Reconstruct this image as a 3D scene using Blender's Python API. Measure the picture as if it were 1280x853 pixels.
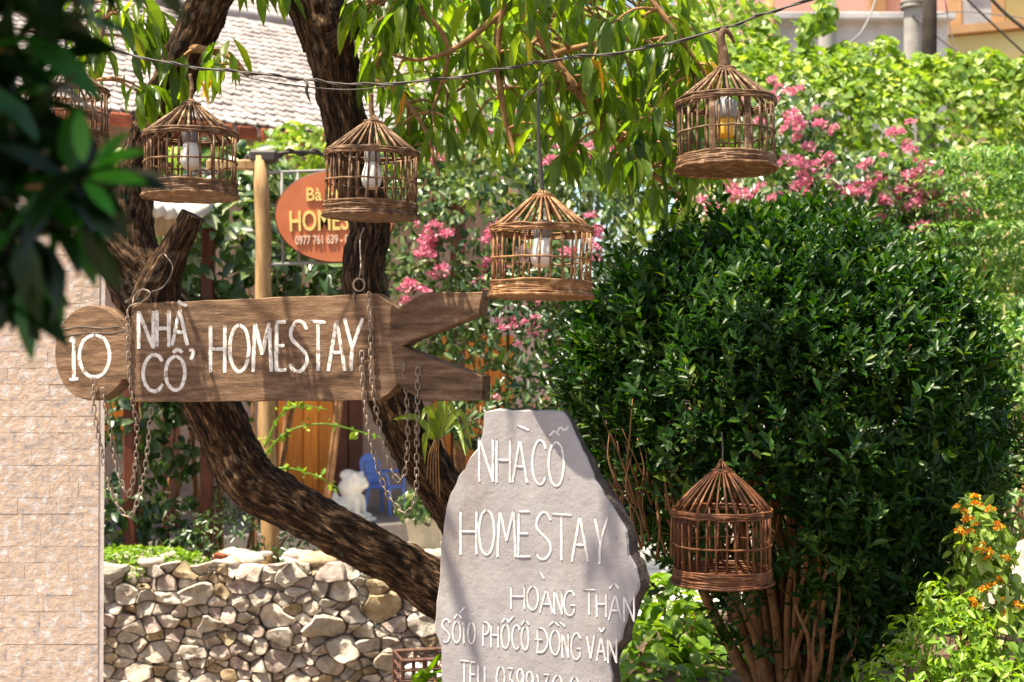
import bpy, math, random
import numpy as np
from mathutils import Vector, Matrix, noise

# ------------------------------------------------------------------ camera, sky, sun, exposure
scn = bpy.context.scene
for o in list(bpy.data.objects):
    bpy.data.objects.remove(o)
COL = scn.collection
CAM_Z = 2.2
FPX = 1280 * 50.0 / 36.0
HORIZON = 455.0
PITCH = math.atan((HORIZON - 426.5) / FPX)
cam_d = bpy.data.cameras.new('camera')
cam_d.lens = 50.0
cam_d.sensor_width = 36.0
cam_d.clip_start = 0.05
cam_d.clip_end = 500.0
cam_d.dof.use_dof = True
cam_d.dof.focus_distance = 5.0
cam_d.dof.aperture_fstop = 4.0
cam = bpy.data.objects.new('camera', cam_d)
cam.location = (0, 0, CAM_Z)
cam.rotation_euler = (math.pi / 2 + PITCH, 0, 0)
COL.objects.link(cam)
scn.camera = cam

SUN_DIR = Vector((-0.34, -0.15, 1.0)).normalized()      # towards the sun
world = bpy.data.worlds.new('World')
scn.world = world
world.use_nodes = True
wn = world.node_tree
for n in list(wn.nodes):
    wn.nodes.remove(n)
w_out = wn.nodes.new('ShaderNodeOutputWorld')
w_bg = wn.nodes.new('ShaderNodeBackground')
w_sky = wn.nodes.new('ShaderNodeTexSky')
w_sky.sky_type = 'NISHITA'
w_sky.sun_disc = False
w_sky.sun_elevation = math.asin(SUN_DIR.z)
w_sky.sun_rotation = math.atan2(SUN_DIR.x, SUN_DIR.y)
w_sky.dust_density = 2.0
w_bg.inputs['Strength'].default_value = 0.10
wn.links.new(w_sky.outputs[0], w_bg.inputs[0])
wn.links.new(w_bg.outputs[0], w_out.inputs[0])
sun_d = bpy.data.lights.new('sun', 'SUN')
sun_d.energy = 5.0
sun_d.angle = math.radians(0.5)
sun_d.color = (1.0, 0.92, 0.78)
sun = bpy.data.objects.new('sun', sun_d)
sun.rotation_euler = SUN_DIR.to_track_quat('Z', 'Y').to_euler()
sun.location = (-6, -4, 20)
COL.objects.link(sun)
vs = scn.view_settings
vs.view_transform = 'Standard'
vs.look = 'None'
vs.gamma = 1.0
vs.exposure = 1.45
vs.use_white_balance = True
vs.white_balance_temperature = 7050
vs.white_balance_tint = 8
scn.cycles.max_bounces = 7
scn.cycles.diffuse_bounces = 4
scn.cycles.transmission_bounces = 5
scn.cycles.caustics_reflective = False
scn.cycles.caustics_refractive = False
vs.use_curve_mapping = False
scn.render.resolution_x = 1024
scn.render.resolution_y = 682

# ------------------------------------------------------------------ helpers
RND = random.Random(7)
def ray(px, py):
    c = Vector(((px - 640.0) / FPX, -(py - 426.5) / FPX, -1.0))
    return Matrix.Rotation(math.pi / 2 + PITCH, 3, 'X') @ c
def P(px, py, D):
    """the place seen at photo pixel (px, py) that stands D metres ahead"""
    d = ray(px, py)
    return Vector((0, 0, CAM_Z)) + d * (D / d.y)
def PPL(px, py, p0, nrm):
    d = ray(px, py)
    o = Vector((0, 0, CAM_Z))
    return o + d * ((p0 - o).dot(nrm) / d.dot(nrm))
def MPX(D):
    return D / FPX

class MB:
    def __init__(self):
        self.v = []; self.f = []
    def add(self, vs_, fs_):
        b = len(self.v)
        self.v.extend([tuple(p) for p in vs_])
        self.f.extend([tuple(i + b for i in f) for f in fs_])
    def build(self, name, mat, parent=None, smooth=True):
        me = bpy.data.meshes.new(name)
        me.from_pydata(self.v, [], self.f)
        if smooth:
            me.polygons.foreach_set('use_smooth', [True] * len(me.polygons))
        me.materials.append(mat)
        return link(name, me, parent)
def link(name, me, parent=None):
    o = bpy.data.objects.new(name, me)
    COL.objects.link(o)
    if parent is not None:
        o.parent = parent
        o.matrix_parent_inverse = MINV.get(parent.name, Matrix())
    return o
MINV = {}
def tag(o, label, cat, group=None):
    o['label'] = label; o['category'] = cat
    if group: o['group'] = group
    return o
def struct(o):
    o['kind'] = 'structure'; return o
def stuff(o):
    o['kind'] = 'stuff'; return o
def thing(name, label, cat, loc=(0, 0, 0), rot=None, group=None, keep_world=True):
    """an Empty at the thing's base; keep_world: the parts are given in world coordinates"""
    o = bpy.data.objects.new(name, None)
    o.empty_display_size = 0.1
    o.location = loc
    if rot: o.rotation_euler = rot
    COL.objects.link(o)
    if keep_world and not rot:
        MINV[o.name] = Matrix.Translation(-Vector(loc))
    return tag(o, label, cat, group)

def cr(pts, n):
    """catmull-rom resample; each pt may carry extra numbers (radius)"""
    A = np.array(pts, dtype=float)
    A = np.vstack([2 * A[0] - A[1], A, 2 * A[-1] - A[-2]])
    out = []
    m = len(A) - 3
    for i in range(n):
        t = i / (n - 1) * m
        k = min(int(t), m - 1); u = t - k
        p0, p1, p2, p3 = A[k:k + 4]
        out.append(0.5 * ((2 * p1) + (-p0 + p2) * u + (2 * p0 - 5 * p1 + 4 * p2 - p3) * u * u + (-p0 + 3 * p1 - 3 * p2 + p3) * u ** 3))
    return np.array(out)
def tube(mb, pts, rad, sides=6, cap=True, bump=0.0, bfreq=8.0, closed=False, flat=None, grow=None):
    pts = [Vector(p) for p in pts]
    n = len(pts)
    if not hasattr(rad, '__len__'): rad = [rad] * n
    vs_, fs_ = [], []
    t0 = (pts[1] - pts[0]).normalized()
    ref = Vector((0, 0, 1)) if abs(t0.z) < 0.9 else Vector((1, 0, 0))
    if flat is not None: ref = flat
    u = t0.cross(ref).normalized()
    arc = 0.0
    for i in range(n):
        if i: arc += (pts[i] - pts[i - 1]).length
        if closed: t = (pts[(i + 1) % n] - pts[i - 1])
        else: t = pts[min(i + 1, n - 1)] - pts[max(i - 1, 0)]
        if t.length < 1e-9: t = t0
        t.normalize()
        u = (u - t * u.dot(t)).normalized()
        w = t.cross(u)
        for j in range(sides):
            a = 2 * math.pi * j / sides
            d = u * math.cos(a) + w * math.sin(a)
            r = rad[i]
            if bump:
                q = pts[i] + d * r
                r *= 1 + bump * (noise.noise(q * bfreq) + 0.6 * noise.noise(q * bfreq * 2.7))
            if grow is not None:
                g_ = Vector((math.cos(a) * 0.30, math.sin(a) * 0.30, arc))
                rg = abs(noise.noise(Vector((g_.x * 13, g_.y * 13, arc * 9))))
                r *= 1 + 0.10 * (rg - 0.25) + 0.05 * noise.noise(Vector((g_.x * 34, g_.y * 34, arc * 28)))
                grow.append(g_)
            vs_.append(pts[i] + d * r)
    m = n if closed else n - 1
    for i in range(m):
        for j in range(sides):
            a = i * sides + j; b = i * sides + (j + 1) % sides
            k = ((i + 1) % n) * sides
            fs_.append((a, b, k + (j + 1) % sides, k + j))
    if cap and not closed:
        fs_.append(tuple(range(sides))[::-1])
        fs_.append(tuple((n - 1) * sides + j for j in range(sides)))
    mb.add(vs_, fs_)
def box(mb, c, s, R=None, bev=0.0):
    c = Vector(c); hx, hy, hz = s[0] / 2, s[1] / 2, s[2] / 2
    R = R or Matrix.Identity(3)
    if bev <= 0:
        vs_ = [c + R @ Vector((x * hx, y * hy, z * hz)) for x in (-1, 1) for y in (-1, 1) for z in (-1, 1)]
        mb.add(vs_, [(0, 1, 3, 2), (4, 6, 7, 5), (0, 4, 5, 1), (2, 3, 7, 6), (0, 2, 6, 4), (1, 5, 7, 3)])
    else:
        vs_ = []; idx = {}
        for x in (-1, 1):
            for y in (-1, 1):
                for z in (-1, 1):
                    for a in range(3):
                        q = [x * hx, y * hy, z * hz]
                        for b in range(3):
                            if b != a: q[b] -= bev * (x, y, z)[b]
                        idx[(x, y, z, a)] = len(vs_); vs_.append(c + R @ Vector(q))
        fs_ = []
        for a in range(3):
            for s_ in (-1, 1):
                b, d = [(1, 2), (2, 0), (0, 1)][a]
                quad = []
                for (sb, sd) in ((-1, -1), (1, -1), (1, 1), (-1, 1)):
                    q = [0, 0, 0]; q[a] = s_; q[b] = sb; q[d] = sd
                    quad.append(idx[(*q, a)])
                fs_.append(tuple(quad if s_ > 0 else quad[::-1]))
        for a in range(3):
            b, d = [(1, 2), (2, 0), (0, 1)][a]
            for sb in (-1, 1):
                for sd in (-1, 1):
                    q0 = [0, 0, 0]; q0[a] = -1; q0[b] = sb; q0[d] = sd
                    q1 = list(q0); q1[a] = 1
                    f = (idx[(*q0, b)], idx[(*q1, b)], idx[(*q1, d)], idx[(*q0, d)])
                    fs_.append(f if sb * sd < 0 else f[::-1])
        for x in (-1, 1):
            for y in (-1, 1):
                for z in (-1, 1):
                    f = tuple(idx[(x, y, z, a)] for a in range(3))
                    fs_.append(f if x * y * z > 0 else f[::-1])
        mb.add(vs_, fs_)
def lathe(mb, prof, c=(0, 0, 0), seg=20, wob=0.0):
    c = Vector(c); vs_, fs_ = [], []
    for i, (r, z) in enumerate(prof):
        for j in range(seg):
            a = 2 * math.pi * j / seg
            rr = r * (1 + wob * noise.noise(Vector((math.cos(a) * 2, math.sin(a) * 2, z * 9))))
            vs_.append(c + Vector((rr * math.cos(a), rr * math.sin(a), z)))
    for i in range(len(prof) - 1):
        for j in range(seg):
            fs_.append((i * seg + j, i * seg + (j + 1) % seg, (i + 1) * seg + (j + 1) % seg, (i + 1) * seg + j))
    fs_.append(tuple(range(seg))[::-1]); fs_.append(tuple((len(prof) - 1) * seg + j for j in range(seg)))
    mb.add(vs_, fs_)
def prism(mb, front, back, jit=0.0):
    """front, back: equal outlines (counter clockwise seen from the front)"""
    n = len(front)
    mb.add(list(front) + list(back), [tuple(range(n)), tuple(range(2 * n - 1, n - 1, -1))] +
           [(i, i + n, (i + 1) % n + n, (i + 1) % n) for i in range(n)])

# ------------------------------------------------------------------ materials
def mat_new(name):
    m = bpy.data.materials.new(name); m.use_nodes = True
    nt = m.node_tree
    for n in list(nt.nodes): nt.nodes.remove(n)
    out = nt.nodes.new('ShaderNodeOutputMaterial')
    b = nt.nodes.new('ShaderNodeBsdfPrincipled')
    nt.links.new(b.outputs[0], out.inputs[0])
    return m, nt, b, out
def ramp(nt, cols, fac=None):
    r = nt.nodes.new('ShaderNodeValToRGB')
    e = r.color_ramp.elements
    while len(e) < len(cols): e.new(0.5)
    for i, (p, c) in enumerate(cols):
        e[i].position = p; e[i].color = (*c, 1)
    if fac is not None: nt.links.new(fac, r.inputs[0])
    return r
def tex(nt, kind, scale, detail=4, rough=0.6, stretch=None, rot=None, coord='Object'):
    tc = nt.nodes.new('ShaderNodeTexCoord')
    mp = nt.nodes.new('ShaderNodeMapping')
    if stretch: mp.inputs['Scale'].default_value = stretch
    if rot: mp.inputs['Rotation'].default_value = rot
    if coord == 'World':
        g = nt.nodes.new('ShaderNodeNewGeometry'); nt.links.new(g.outputs['Position'], mp.inputs[0])
    else:
        nt.links.new(tc.outputs[coord], mp.inputs[0])
    t = nt.nodes.new({'noise': 'ShaderNodeTexNoise', 'voronoi': 'ShaderNodeTexVoronoi', 'wave': 'ShaderNodeTexWave'}[kind])
    t.inputs['Scale'].default_value = scale
    if kind == 'noise':
        t.inputs['Detail'].default_value = detail; t.inputs['Roughness'].default_value = rough
    nt.links.new(mp.outputs[0], t.inputs['Vector'])
    return t
def bump_to(nt, b, h, strength=0.5, dist=0.02):
    bp = nt.nodes.new('ShaderNodeBump')
    bp.inputs['Strength'].default_value = strength; bp.inputs['Distance'].default_value = dist
    nt.links.new(h, bp.inputs['Height']); nt.links.new(bp.outputs[0], b.inputs['Normal'])
    return bp
def mixc(nt, a, b_, fac, mode='MIX'):
    m = nt.nodes.new('ShaderNodeMix'); m.data_type = 'RGBA'; m.blend_type = mode
    for s, v in ((m.inputs[6], a), (m.inputs[7], b_)):
        if isinstance(v, tuple): s.default_value = (*v, 1)
        else: nt.links.new(v, s)
    if isinstance(fac, (int, float)): m.inputs[0].default_value = fac
    else: nt.links.new(fac, m.inputs[0])
    return m.outputs[2]
def rand_island(nt):
    g = nt.nodes.new('ShaderNodeNewGeometry'); o = nt.nodes.new('ShaderNodeObjectInfo')
    a = nt.nodes.new('ShaderNodeMath'); a.operation = 'ADD'
    nt.links.new(g.outputs['Random Per Island'], a.inputs[0]); nt.links.new(o.outputs['Random'], a.inputs[1])
    f = nt.nodes.new('ShaderNodeMath'); f.operation = 'FRACT'; nt.links.new(a.outputs[0], f.inputs[0])
    return f.outputs[0]
def mat_noise(name, cols, scale=6, rough=0.85, bump=0.4, bdist=0.01, bscale=None, stretch=None, coord='Object', per=0.0, spec=0.3, detail=5):
    m, nt, b, out = mat_new(name)
    t = tex(nt, 'noise', scale, detail, 0.65, stretch, coord=coord)
    r = ramp(nt, cols, t.outputs[0])
    c = r.outputs[0]
    if per:
        rr = ramp(nt, [(0, (1 - per,) * 3), (1, (1 + per * 0.6,) * 3)], rand_island(nt))
        c = mixc(nt, c, rr.outputs[0], 1.0, 'MULTIPLY')
    nt.links.new(c, b.inputs['Base Color'])
    b.inputs['Roughness'].default_value = rough
    b.inputs['Specular IOR Level'].default_value = spec
    if bump:
        t2 = tex(nt, 'noise', bscale or scale * 4, 6, 0.7, stretch, coord=coord)
        bump_to(nt, b, t2.outputs[0], bump, bdist)
    return m
def mat_leaf(name, cols, rough=0.4, trans=0.45, tcol=None, spec=0.5, vein=False):
    m, nt, b, out = mat_new(name)
    r = ramp(nt, cols, rand_island(nt))
    t = tex(nt, 'noise', 30, 2, 0.5, coord='World')
    sh = ramp(nt, [(0.3, (0.82,) * 3), (0.7, (1.15,) * 3)], t.outputs[0])
    c = mixc(nt, r.outputs[0], sh.outputs[0], 1.0, 'MULTIPLY')
    nt.links.new(c, b.inputs['Base Color'])
    b.inputs['Roughness'].default_value = rough
    b.inputs['Specular IOR Level'].default_value = spec
    tr = nt.nodes.new('ShaderNodeBsdfTranslucent')
    tc = mixc(nt, c, tcol or (1.5, 1.6, 0.5), 1.0, 'MULTIPLY')
    nt.links.new(tc, tr.inputs[0])
    ms = nt.nodes.new('ShaderNodeMixShader'); ms.inputs[0].default_value = trans
    nt.links.new(b.outputs[0], ms.inputs[1]); nt.links.new(tr.outputs[0], ms.inputs[2])
    nt.links.new(ms.outputs[0], out.inputs[0])
    return m
def mat_plain(name, col, rough=0.5, metal=0.0, spec=0.5, var=0.12, scale=12):
    return mat_noise(name, [(0.3, tuple(x * (1 - var) for x in col)), (0.7, tuple(min(1, x * (1 + var)) for x in col))],
                     scale, rough, 0.12, 0.004, spec=spec) if not metal else _metal(name, col, rough, metal)
def _metal(name, col, rough, metal):
    m, nt, b, out = mat_new(name)
    t = tex(nt, 'noise', 40, 4)
    r = ramp(nt, [(0.35, tuple(x * 0.6 for x in col)), (0.65, col)], t.outputs[0])
    nt.links.new(r.outputs[0], b.inputs['Base Color'])
    b.inputs['Metallic'].default_value = metal; b.inputs['Roughness'].default_value = rough
    return m

def make_bark():
    m, nt, b, out = mat_new('bark')
    at = nt.nodes.new('ShaderNodeAttribute'); at.attribute_name = 'growth'
    def gtex(scale, stretch, detail=6, rough=0.7, kind='ShaderNodeTexNoise'):
        mp = nt.nodes.new('ShaderNodeMapping'); mp.inputs['Scale'].default_value = stretch
        nt.links.new(at.outputs['Vector'], mp.inputs[0])
        t = nt.nodes.new(kind); t.inputs['Scale'].default_value = scale
        if kind == 'ShaderNodeTexNoise':
            t.inputs['Detail'].default_value = detail; t.inputs['Roughness'].default_value = rough
        nt.links.new(mp.outputs[0], t.inputs['Vector']); return t
    t = gtex(11, (1.5, 1.5, 1.0), 9, 0.74)
    r = ramp(nt, [(0.34, (0.012, 0.007, 0.005)), (0.46, (0.042, 0.022, 0.012)), (0.53, (0.13, 0.065, 0.032)), (0.60, (0.32, 0.19, 0.105)), (0.70, (0.58, 0.45, 0.34))], t.outputs[0])
    cr_ = gtex(7, (2.2, 2.2, 1.0), 3, 0.6, 'ShaderNodeTexVoronoi'); cr_.feature = 'DISTANCE_TO_EDGE'
    rc = ramp(nt, [(0.0, (0.12,) * 3), (0.05, (0.7,) * 3), (0.16, (1.05,) * 3)], cr_.outputs[0])
    c = mixc(nt, r.outputs[0], rc.outputs[0], 0.85, 'MULTIPLY')
    li = tex(nt, 'noise', 5, 6, 0.7)
    rl = ramp(nt, [(0.60, (0, 0, 0)), (0.70, (1, 1, 1))], li.outputs[0])
    c = mixc(nt, c, (0.26, 0.23, 0.16), rl.outputs[0])
    nt.links.new(c, b.inputs['Base Color']); b.inputs['Roughness'].default_value = 0.92
    b.inputs['Specular IOR Level'].default_value = 0.2
    t2 = gtex(26, (2.0, 2.0, 1.0), 8, 0.75)
    a = nt.nodes.new('ShaderNodeMath'); a.operation = 'MULTIPLY_ADD'; a.inputs[1].default_value = 2.0
    mn = nt.nodes.new('ShaderNodeMath'); mn.operation = 'MINIMUM'; mn.inputs[1].default_value = 0.15
    nt.links.new(cr_.outputs[0], mn.inputs[0])
    nt.links.new(mn.outputs[0], a.inputs[0]); nt.links.new(t2.outputs[0], a.inputs[2])
    bump_to(nt, b, a.outputs[0], 1.0, 0.03)
    return m
def make_signwood():
    m, nt, b, out = mat_new('weathered_board')
    t = tex(nt, 'noise', 3.0, 8, 0.7, (1.2, 6, 14))
    r = ramp(nt, [(0.32, (0.07, 0.042, 0.026)), (0.5, (0.18, 0.108, 0.066)), (0.68, (0.33, 0.22, 0.145))], t.outputs[0])
    t3 = tex(nt, 'noise', 2.2, 4, 0.6)
    r3 = ramp(nt, [(0.35, (0.70, 0.66, 0.64)), (0.65, (1.15, 1.1, 1.0))], t3.outputs[0])
    c = mixc(nt, r.outputs[0], r3.outputs[0], 1.0, 'MULTIPLY')
    sp = tex(nt, 'noise', 70, 3, 0.7, (1, 1, 1))
    r4 = ramp(nt, [(0.60, (1, 1, 1)), (0.75, (0.45, 0.4, 0.35))], sp.outputs[0])
    c = mixc(nt, c, r4.outputs[0], 0.8, 'MULTIPLY')
    nt.links.new(c, b.inputs['Base Color']); b.inputs['Roughness'].default_value = 0.75
    b.inputs['Specular IOR Level'].default_value = 0.25
    t2 = tex(nt, 'noise', 8.0, 8, 0.75, (1.0, 8, 22))
    bump_to(nt, b, t2.outputs[0], 0.5, 0.008)
    return m
M = {}
M['bark'] = make_bark()
M['board'] = make_signwood()
M['board_end'] = mat_noise('cut_board', [(0.3, (0.42, 0.15, 0.03)), (0.7, (0.62, 0.27, 0.08))], 6, 0.7, 0.4, 0.004, 60, (1, 4, 20))
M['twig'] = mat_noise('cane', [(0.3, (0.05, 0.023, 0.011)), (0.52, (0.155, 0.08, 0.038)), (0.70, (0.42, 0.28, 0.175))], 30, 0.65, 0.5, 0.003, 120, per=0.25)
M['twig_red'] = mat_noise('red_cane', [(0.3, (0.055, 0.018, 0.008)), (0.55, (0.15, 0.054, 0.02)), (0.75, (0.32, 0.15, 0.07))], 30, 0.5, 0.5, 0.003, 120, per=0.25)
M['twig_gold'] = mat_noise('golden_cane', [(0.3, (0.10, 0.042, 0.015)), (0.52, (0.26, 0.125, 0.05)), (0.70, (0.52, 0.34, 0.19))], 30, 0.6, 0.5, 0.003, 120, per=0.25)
M['branch'] = mat_noise('branch_bark', [(0.3, (0.14, 0.07, 0.03)), (0.7, (0.42, 0.23, 0.10))], 18, 0.85, 0.6, 0.004, 90)
M['stem'] = mat_noise('shrub_stem', [(0.3, (0.11, 0.05, 0.02)), (0.7, (0.33, 0.17, 0.075))], 16, 0.85, 0.6, 0.004, 90)
M['white_paint'] = mat_noise('white_paint', [(0.37, (0.26, 0.18, 0.13)), (0.44, (0.62, 0.56, 0.52)), (0.55, (0.76, 0.72, 0.68))], 48, 0.75, 0.5, 0.003, 160, detail=8)
def make_stele():
    m, nt, b, out = mat_new('stele_stone')
    t = tex(nt, 'noise', 5, 10, 0.7)
    r = ramp(nt, [(0.28, (0.22, 0.20, 0.205)), (0.42, (0.285, 0.265, 0.275)), (0.58, (0.325, 0.305, 0.315)), (0.75, (0.39, 0.37, 0.375))], t.outputs[0])
    st = tex(nt, 'noise', 2.3, 6, 0.75, (1.6, 1, 0.45))
    rs = ramp(nt, [(0.50, (1, 1, 1)), (0.62, (0.86, 0.80, 0.74)), (0.72, (0.68, 0.58, 0.50))], st.outputs[0])
    c = mixc(nt, r.outputs[0], rs.outputs[0], 0.8, 'MULTIPLY')
    sp = tex(nt, 'noise', 42, 3, 0.6)
    rsp = ramp(nt, [(0.68, (1, 1, 1)), (0.74, (0.5, 0.42, 0.36))], sp.outputs[0])
    c = mixc(nt, c, rsp.outputs[0], 0.8, 'MULTIPLY')
    nt.links.new(c, b.inputs['Base Color']); b.inputs['Roughness'].default_value = 0.82
    t2 = tex(nt, 'noise', 14, 10, 0.68); bump_to(nt, b, t2.outputs[0], 0.45, 0.012)
    return m
M['stele'] = make_stele()
M['carved'] = mat_noise('carved_white', [(0.36, (0.42, 0.39, 0.38)), (0.48, (0.62, 0.595, 0.585)), (0.6, (0.74, 0.71, 0.70))], 50, 0.8, 0.4, 0.003, 160, detail=8)
M['stele_edge'] = mat_noise('broken_stone', [(0.3, (0.03, 0.023, 0.02)), (0.55, (0.085, 0.065, 0.055)), (0.75, (0.24, 0.20, 0.17))], 14, 0.9, 0.9, 0.015, 50)
M['stone'] = mat_noise('field_stone', [(0.28, (0.27, 0.205, 0.15)), (0.43, (0.52, 0.44, 0.36)), (0.62, (0.72, 0.65, 0.57))], 14, 0.9, 1.0, 0.02, 55, per=0.22, coord='World', detail=9)
M['stone_ochre'] = mat_noise('ochre_stone', [(0.28, (0.26, 0.18, 0.10)), (0.5, (0.48, 0.37, 0.23)), (0.75, (0.66, 0.55, 0.40))], 14, 0.9, 1.0, 0.02, 55, per=0.22, coord='World', detail=9)
M['stone_pink'] = mat_noise('pinkish_stone', [(0.28, (0.28, 0.20, 0.165)), (0.5, (0.50, 0.40, 0.35)), (0.75, (0.68, 0.59, 0.53))], 14, 0.9, 1.0, 0.02, 55, per=0.22, coord='World', detail=9)
M['earth'] = mat_noise('earth', [(0.3, (0.05, 0.032, 0.02)), (0.7, (0.14, 0.09, 0.055))], 5, 0.95, 0.8, 0.02, 30)
M['ground'] = mat_noise('ground', [(0.3, (0.16, 0.12, 0.09)), (0.7, (0.30, 0.24, 0.19))], 2, 0.95, 0.6, 0.02, 25)
def make_tile():
    m, nt, b, out = mat_new('wall_tile')
    t = tex(nt, 'noise', 20, 5, 0.7, coord='World')
    r = ramp(nt, [(0.30, (0.28, 0.25, 0.25)), (0.42, (0.50, 0.42, 0.39)), (0.49, (0.60, 0.42, 0.30)), (0.56, (0.56, 0.48, 0.45)), (0.66, (0.72, 0.67, 0.66))], t.outputs[0])
    rr = ramp(nt, [(0, (0.95, 0.95, 0.95)), (1, (1.05, 1.04, 1.02))], rand_island(nt))
    c = mixc(nt, r.outputs[0], rr.outputs[0], 1.0, 'MULTIPLY')
    nt.links.new(c, b.inputs['Base Color']); b.inputs['Roughness'].default_value = 0.7
    t2 = tex(nt, 'noise', 30, 6, 0.7, coord='World'); bump_to(nt, b, t2.outputs[0], 0.8, 0.015)
    return m
M['tile'] = make_tile()
M['render'] = mat_noise('cement_render', [(0.3, (0.54, 0.46, 0.42)), (0.7, (0.68, 0.61, 0.57))], 8, 0.9, 0.4, 0.006, 60)
M['rooftile'] = mat_noise('roof_tile', [(0.3, (0.26, 0.225, 0.215)), (0.6, (0.38, 0.335, 0.325)), (0.8, (0.47, 0.42, 0.405))], 4, 0.85, 0.4, 0.01, 30, per=0.25, coord='World')
M['redtile'] = mat_noise('red_tile', [(0.3, (0.16, 0.04, 0.02)), (0.7, (0.36, 0.10, 0.05))], 6, 0.85, 0.5, 0.01, 30, per=0.3)
M['orangewood'] = mat_noise('varnished_wood', [(0.3, (0.55, 0.14, 0.015)), (0.7, (0.80, 0.28, 0.04))], 4, 0.45, 0.3, 0.004, 20, (8, 8, 0.8), per=0.2)
M['darkwood'] = mat_noise('dark_wood', [(0.3, (0.05, 0.014, 0.008)), (0.7, (0.14, 0.04, 0.02))], 4, 0.5, 0.3, 0.004, 20, (8, 8, 0.8), per=0.2)
M['housewall'] = mat_noise('old_brick_render', [(0.3, (0.26, 0.17, 0.135)), (0.7, (0.44, 0.31, 0.26))], 3, 0.9, 0.5, 0.01, 20)
M['pole'] = mat_noise('pole_wood', [(0.3, (0.26, 0.14, 0.06)), (0.55, (0.44, 0.27, 0.12)), (0.75, (0.55, 0.38, 0.21))], 5, 0.7, 0.5, 0.006, 20, (6, 6, 0.8))
M['concrete'] = mat_noise('concrete', [(0.3, (0.32, 0.31, 0.31)), (0.5, (0.52, 0.50, 0.50)), (0.7, (0.66, 0.64, 0.64))], 1.2, 0.9, 0.4, 0.02, 12, detail=8)
M['greypole'] = mat_noise('concrete_pole', [(0.3, (0.27, 0.25, 0.23)), (0.7, (0.42, 0.40, 0.37))], 5, 0.9, 0.4, 0.01, 30)
M['pinkwall'] = mat_noise('pink_wall', [(0.3, (0.62, 0.33, 0.27)), (0.7, (0.72, 0.42, 0.35))], 1.5, 0.9, 0.2, 0.01, 12)
M['yellowwall'] = mat_noise('yellow_wall', [(0.3, (0.55, 0.48, 0.20)), (0.7, (0.66, 0.60, 0.30))], 1.5, 0.9, 0.2, 0.01, 12)
M['ochretrim'] = mat_noise('ochre_trim', [(0.3, (0.30, 0.165, 0.075)), (0.7, (0.44, 0.26, 0.13))], 2, 0.85, 0.2, 0.01, 12)
M['darkpole'] = mat_noise('dark_pole', [(0.3, (0.02, 0.016, 0.013)), (0.7, (0.06, 0.045, 0.035))], 5, 0.9, 0.6, 0.01, 30)
M['signred'] = mat_noise('terracotta_paint', [(0.3, (0.50, 0.135, 0.055)), (0.7, (0.60, 0.19, 0.085))], 5, 0.6, 0.1, 0.002, 30)
M['signyellow'] = mat_plain('yellow_paint', (0.82, 0.62, 0.20), 0.6)
M['signpale'] = mat_plain('pale_paint', (0.80, 0.62, 0.46), 0.6)
M['chain'] = _metal('rusty_steel', (0.36, 0.28, 0.22), 0.6, 0.35)
M['wire'] = mat_plain('cable_sheath', (0.045, 0.035, 0.028), 0.6)
M['steel'] = mat_plain('grey_steel', (0.20, 0.195, 0.19), 0.6)
M['bulb'] = mat_plain('white_plastic', (0.80, 0.76, 0.70), 0.35, var=0.03)
M['socket'] = mat_plain('socket_grey', (0.16, 0.14, 0.13), 0.5)
M['shade'] = mat_plain('shade_metal', (0.30, 0.28, 0.26), 0.5)
M['amber'] = mat_plain('amber_glass', (0.80, 0.42, 0.03), 0.2, var=0.05)
M['blue'] = mat_plain('blue_plastic', (0.09, 0.20, 0.62), 0.4)
M['statue'] = mat_plain('white_stone', (0.68, 0.64, 0.60), 0.8, var=0.15)
M['pot'] = mat_plain('cream_pot', (0.58, 0.50, 0.38), 0.7, var=0.18)
M['paving'] = mat_plain('pale_slab', (0.66, 0.61, 0.55), 0.85, var=0.15)
M['darkstone'] = mat_plain('dark_slab', (0.15, 0.13, 0.125), 0.85, var=0.2)
M['crate'] = mat_plain('brown_plastic', (0.14, 0.065, 0.045), 0.5)
M['paper'] = mat_plain('white_paper', (0.75, 0.72, 0.68), 0.8)
# leaves
M['leaf_tree'] = mat_leaf('tree_leaf', [(0.0, (0.04, 0.085, 0.014)), (0.45, (0.08, 0.14, 0.02)), (0.85, (0.12, 0.19, 0.025)), (0.985, (0.17, 0.22, 0.03)), (0.995, (0.5, 0.22, 0.03))], 0.34, 0.6, (2.9, 2.8, 0.6))
M['leaf_bush'] = mat_leaf('bush_leaf', [(0, (0.010, 0.042, 0.006)), (0.6, (0.019, 0.062, 0.008)), (0.93, (0.048, 0.112, 0.012)), (1, (0.14, 0.19, 0.03))], 0.40, 0.3, (1.6, 1.8, 0.35), spec=0.32)
M['leaf_vine'] = mat_leaf('vine_leaf', [(0, (0.10, 0.19, 0.025)), (0.5, (0.20, 0.32, 0.045)), (0.85, (0.32, 0.42, 0.09)), (1, (0.5, 0.55, 0.25))], 0.4, 0.4, (1.6, 1.6, 0.5))
M['leaf_pale'] = mat_leaf('pale_leaf', [(0, (0.025, 0.06, 0.014)), (0.5, (0.055, 0.115, 0.028)), (0.8, (0.15, 0.23, 0.075)), (1, (0.46, 0.50, 0.33))], 0.3, 0.3, (1.3, 1.4, 0.5), spec=0.6)
M['leaf_layer'] = mat_leaf('layered_leaf', [(0, (0.06, 0.15, 0.03)), (0.6, (0.12, 0.25, 0.05)), (0.9, (0.24, 0.38, 0.10)), (1, (0.45, 0.52, 0.28))], 0.4, 0.35, (1.4, 1.5, 0.4))
M['leaf_mid'] = mat_leaf('shrub_leaf', [(0, (0.012, 0.04, 0.01)), (0.6, (0.03, 0.075, 0.016)), (0.93, (0.08, 0.14, 0.04)), (1, (0.3, 0.36, 0.2))], 0.32, 0.3, (1.4, 1.5, 0.4), spec=0.6)
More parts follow.
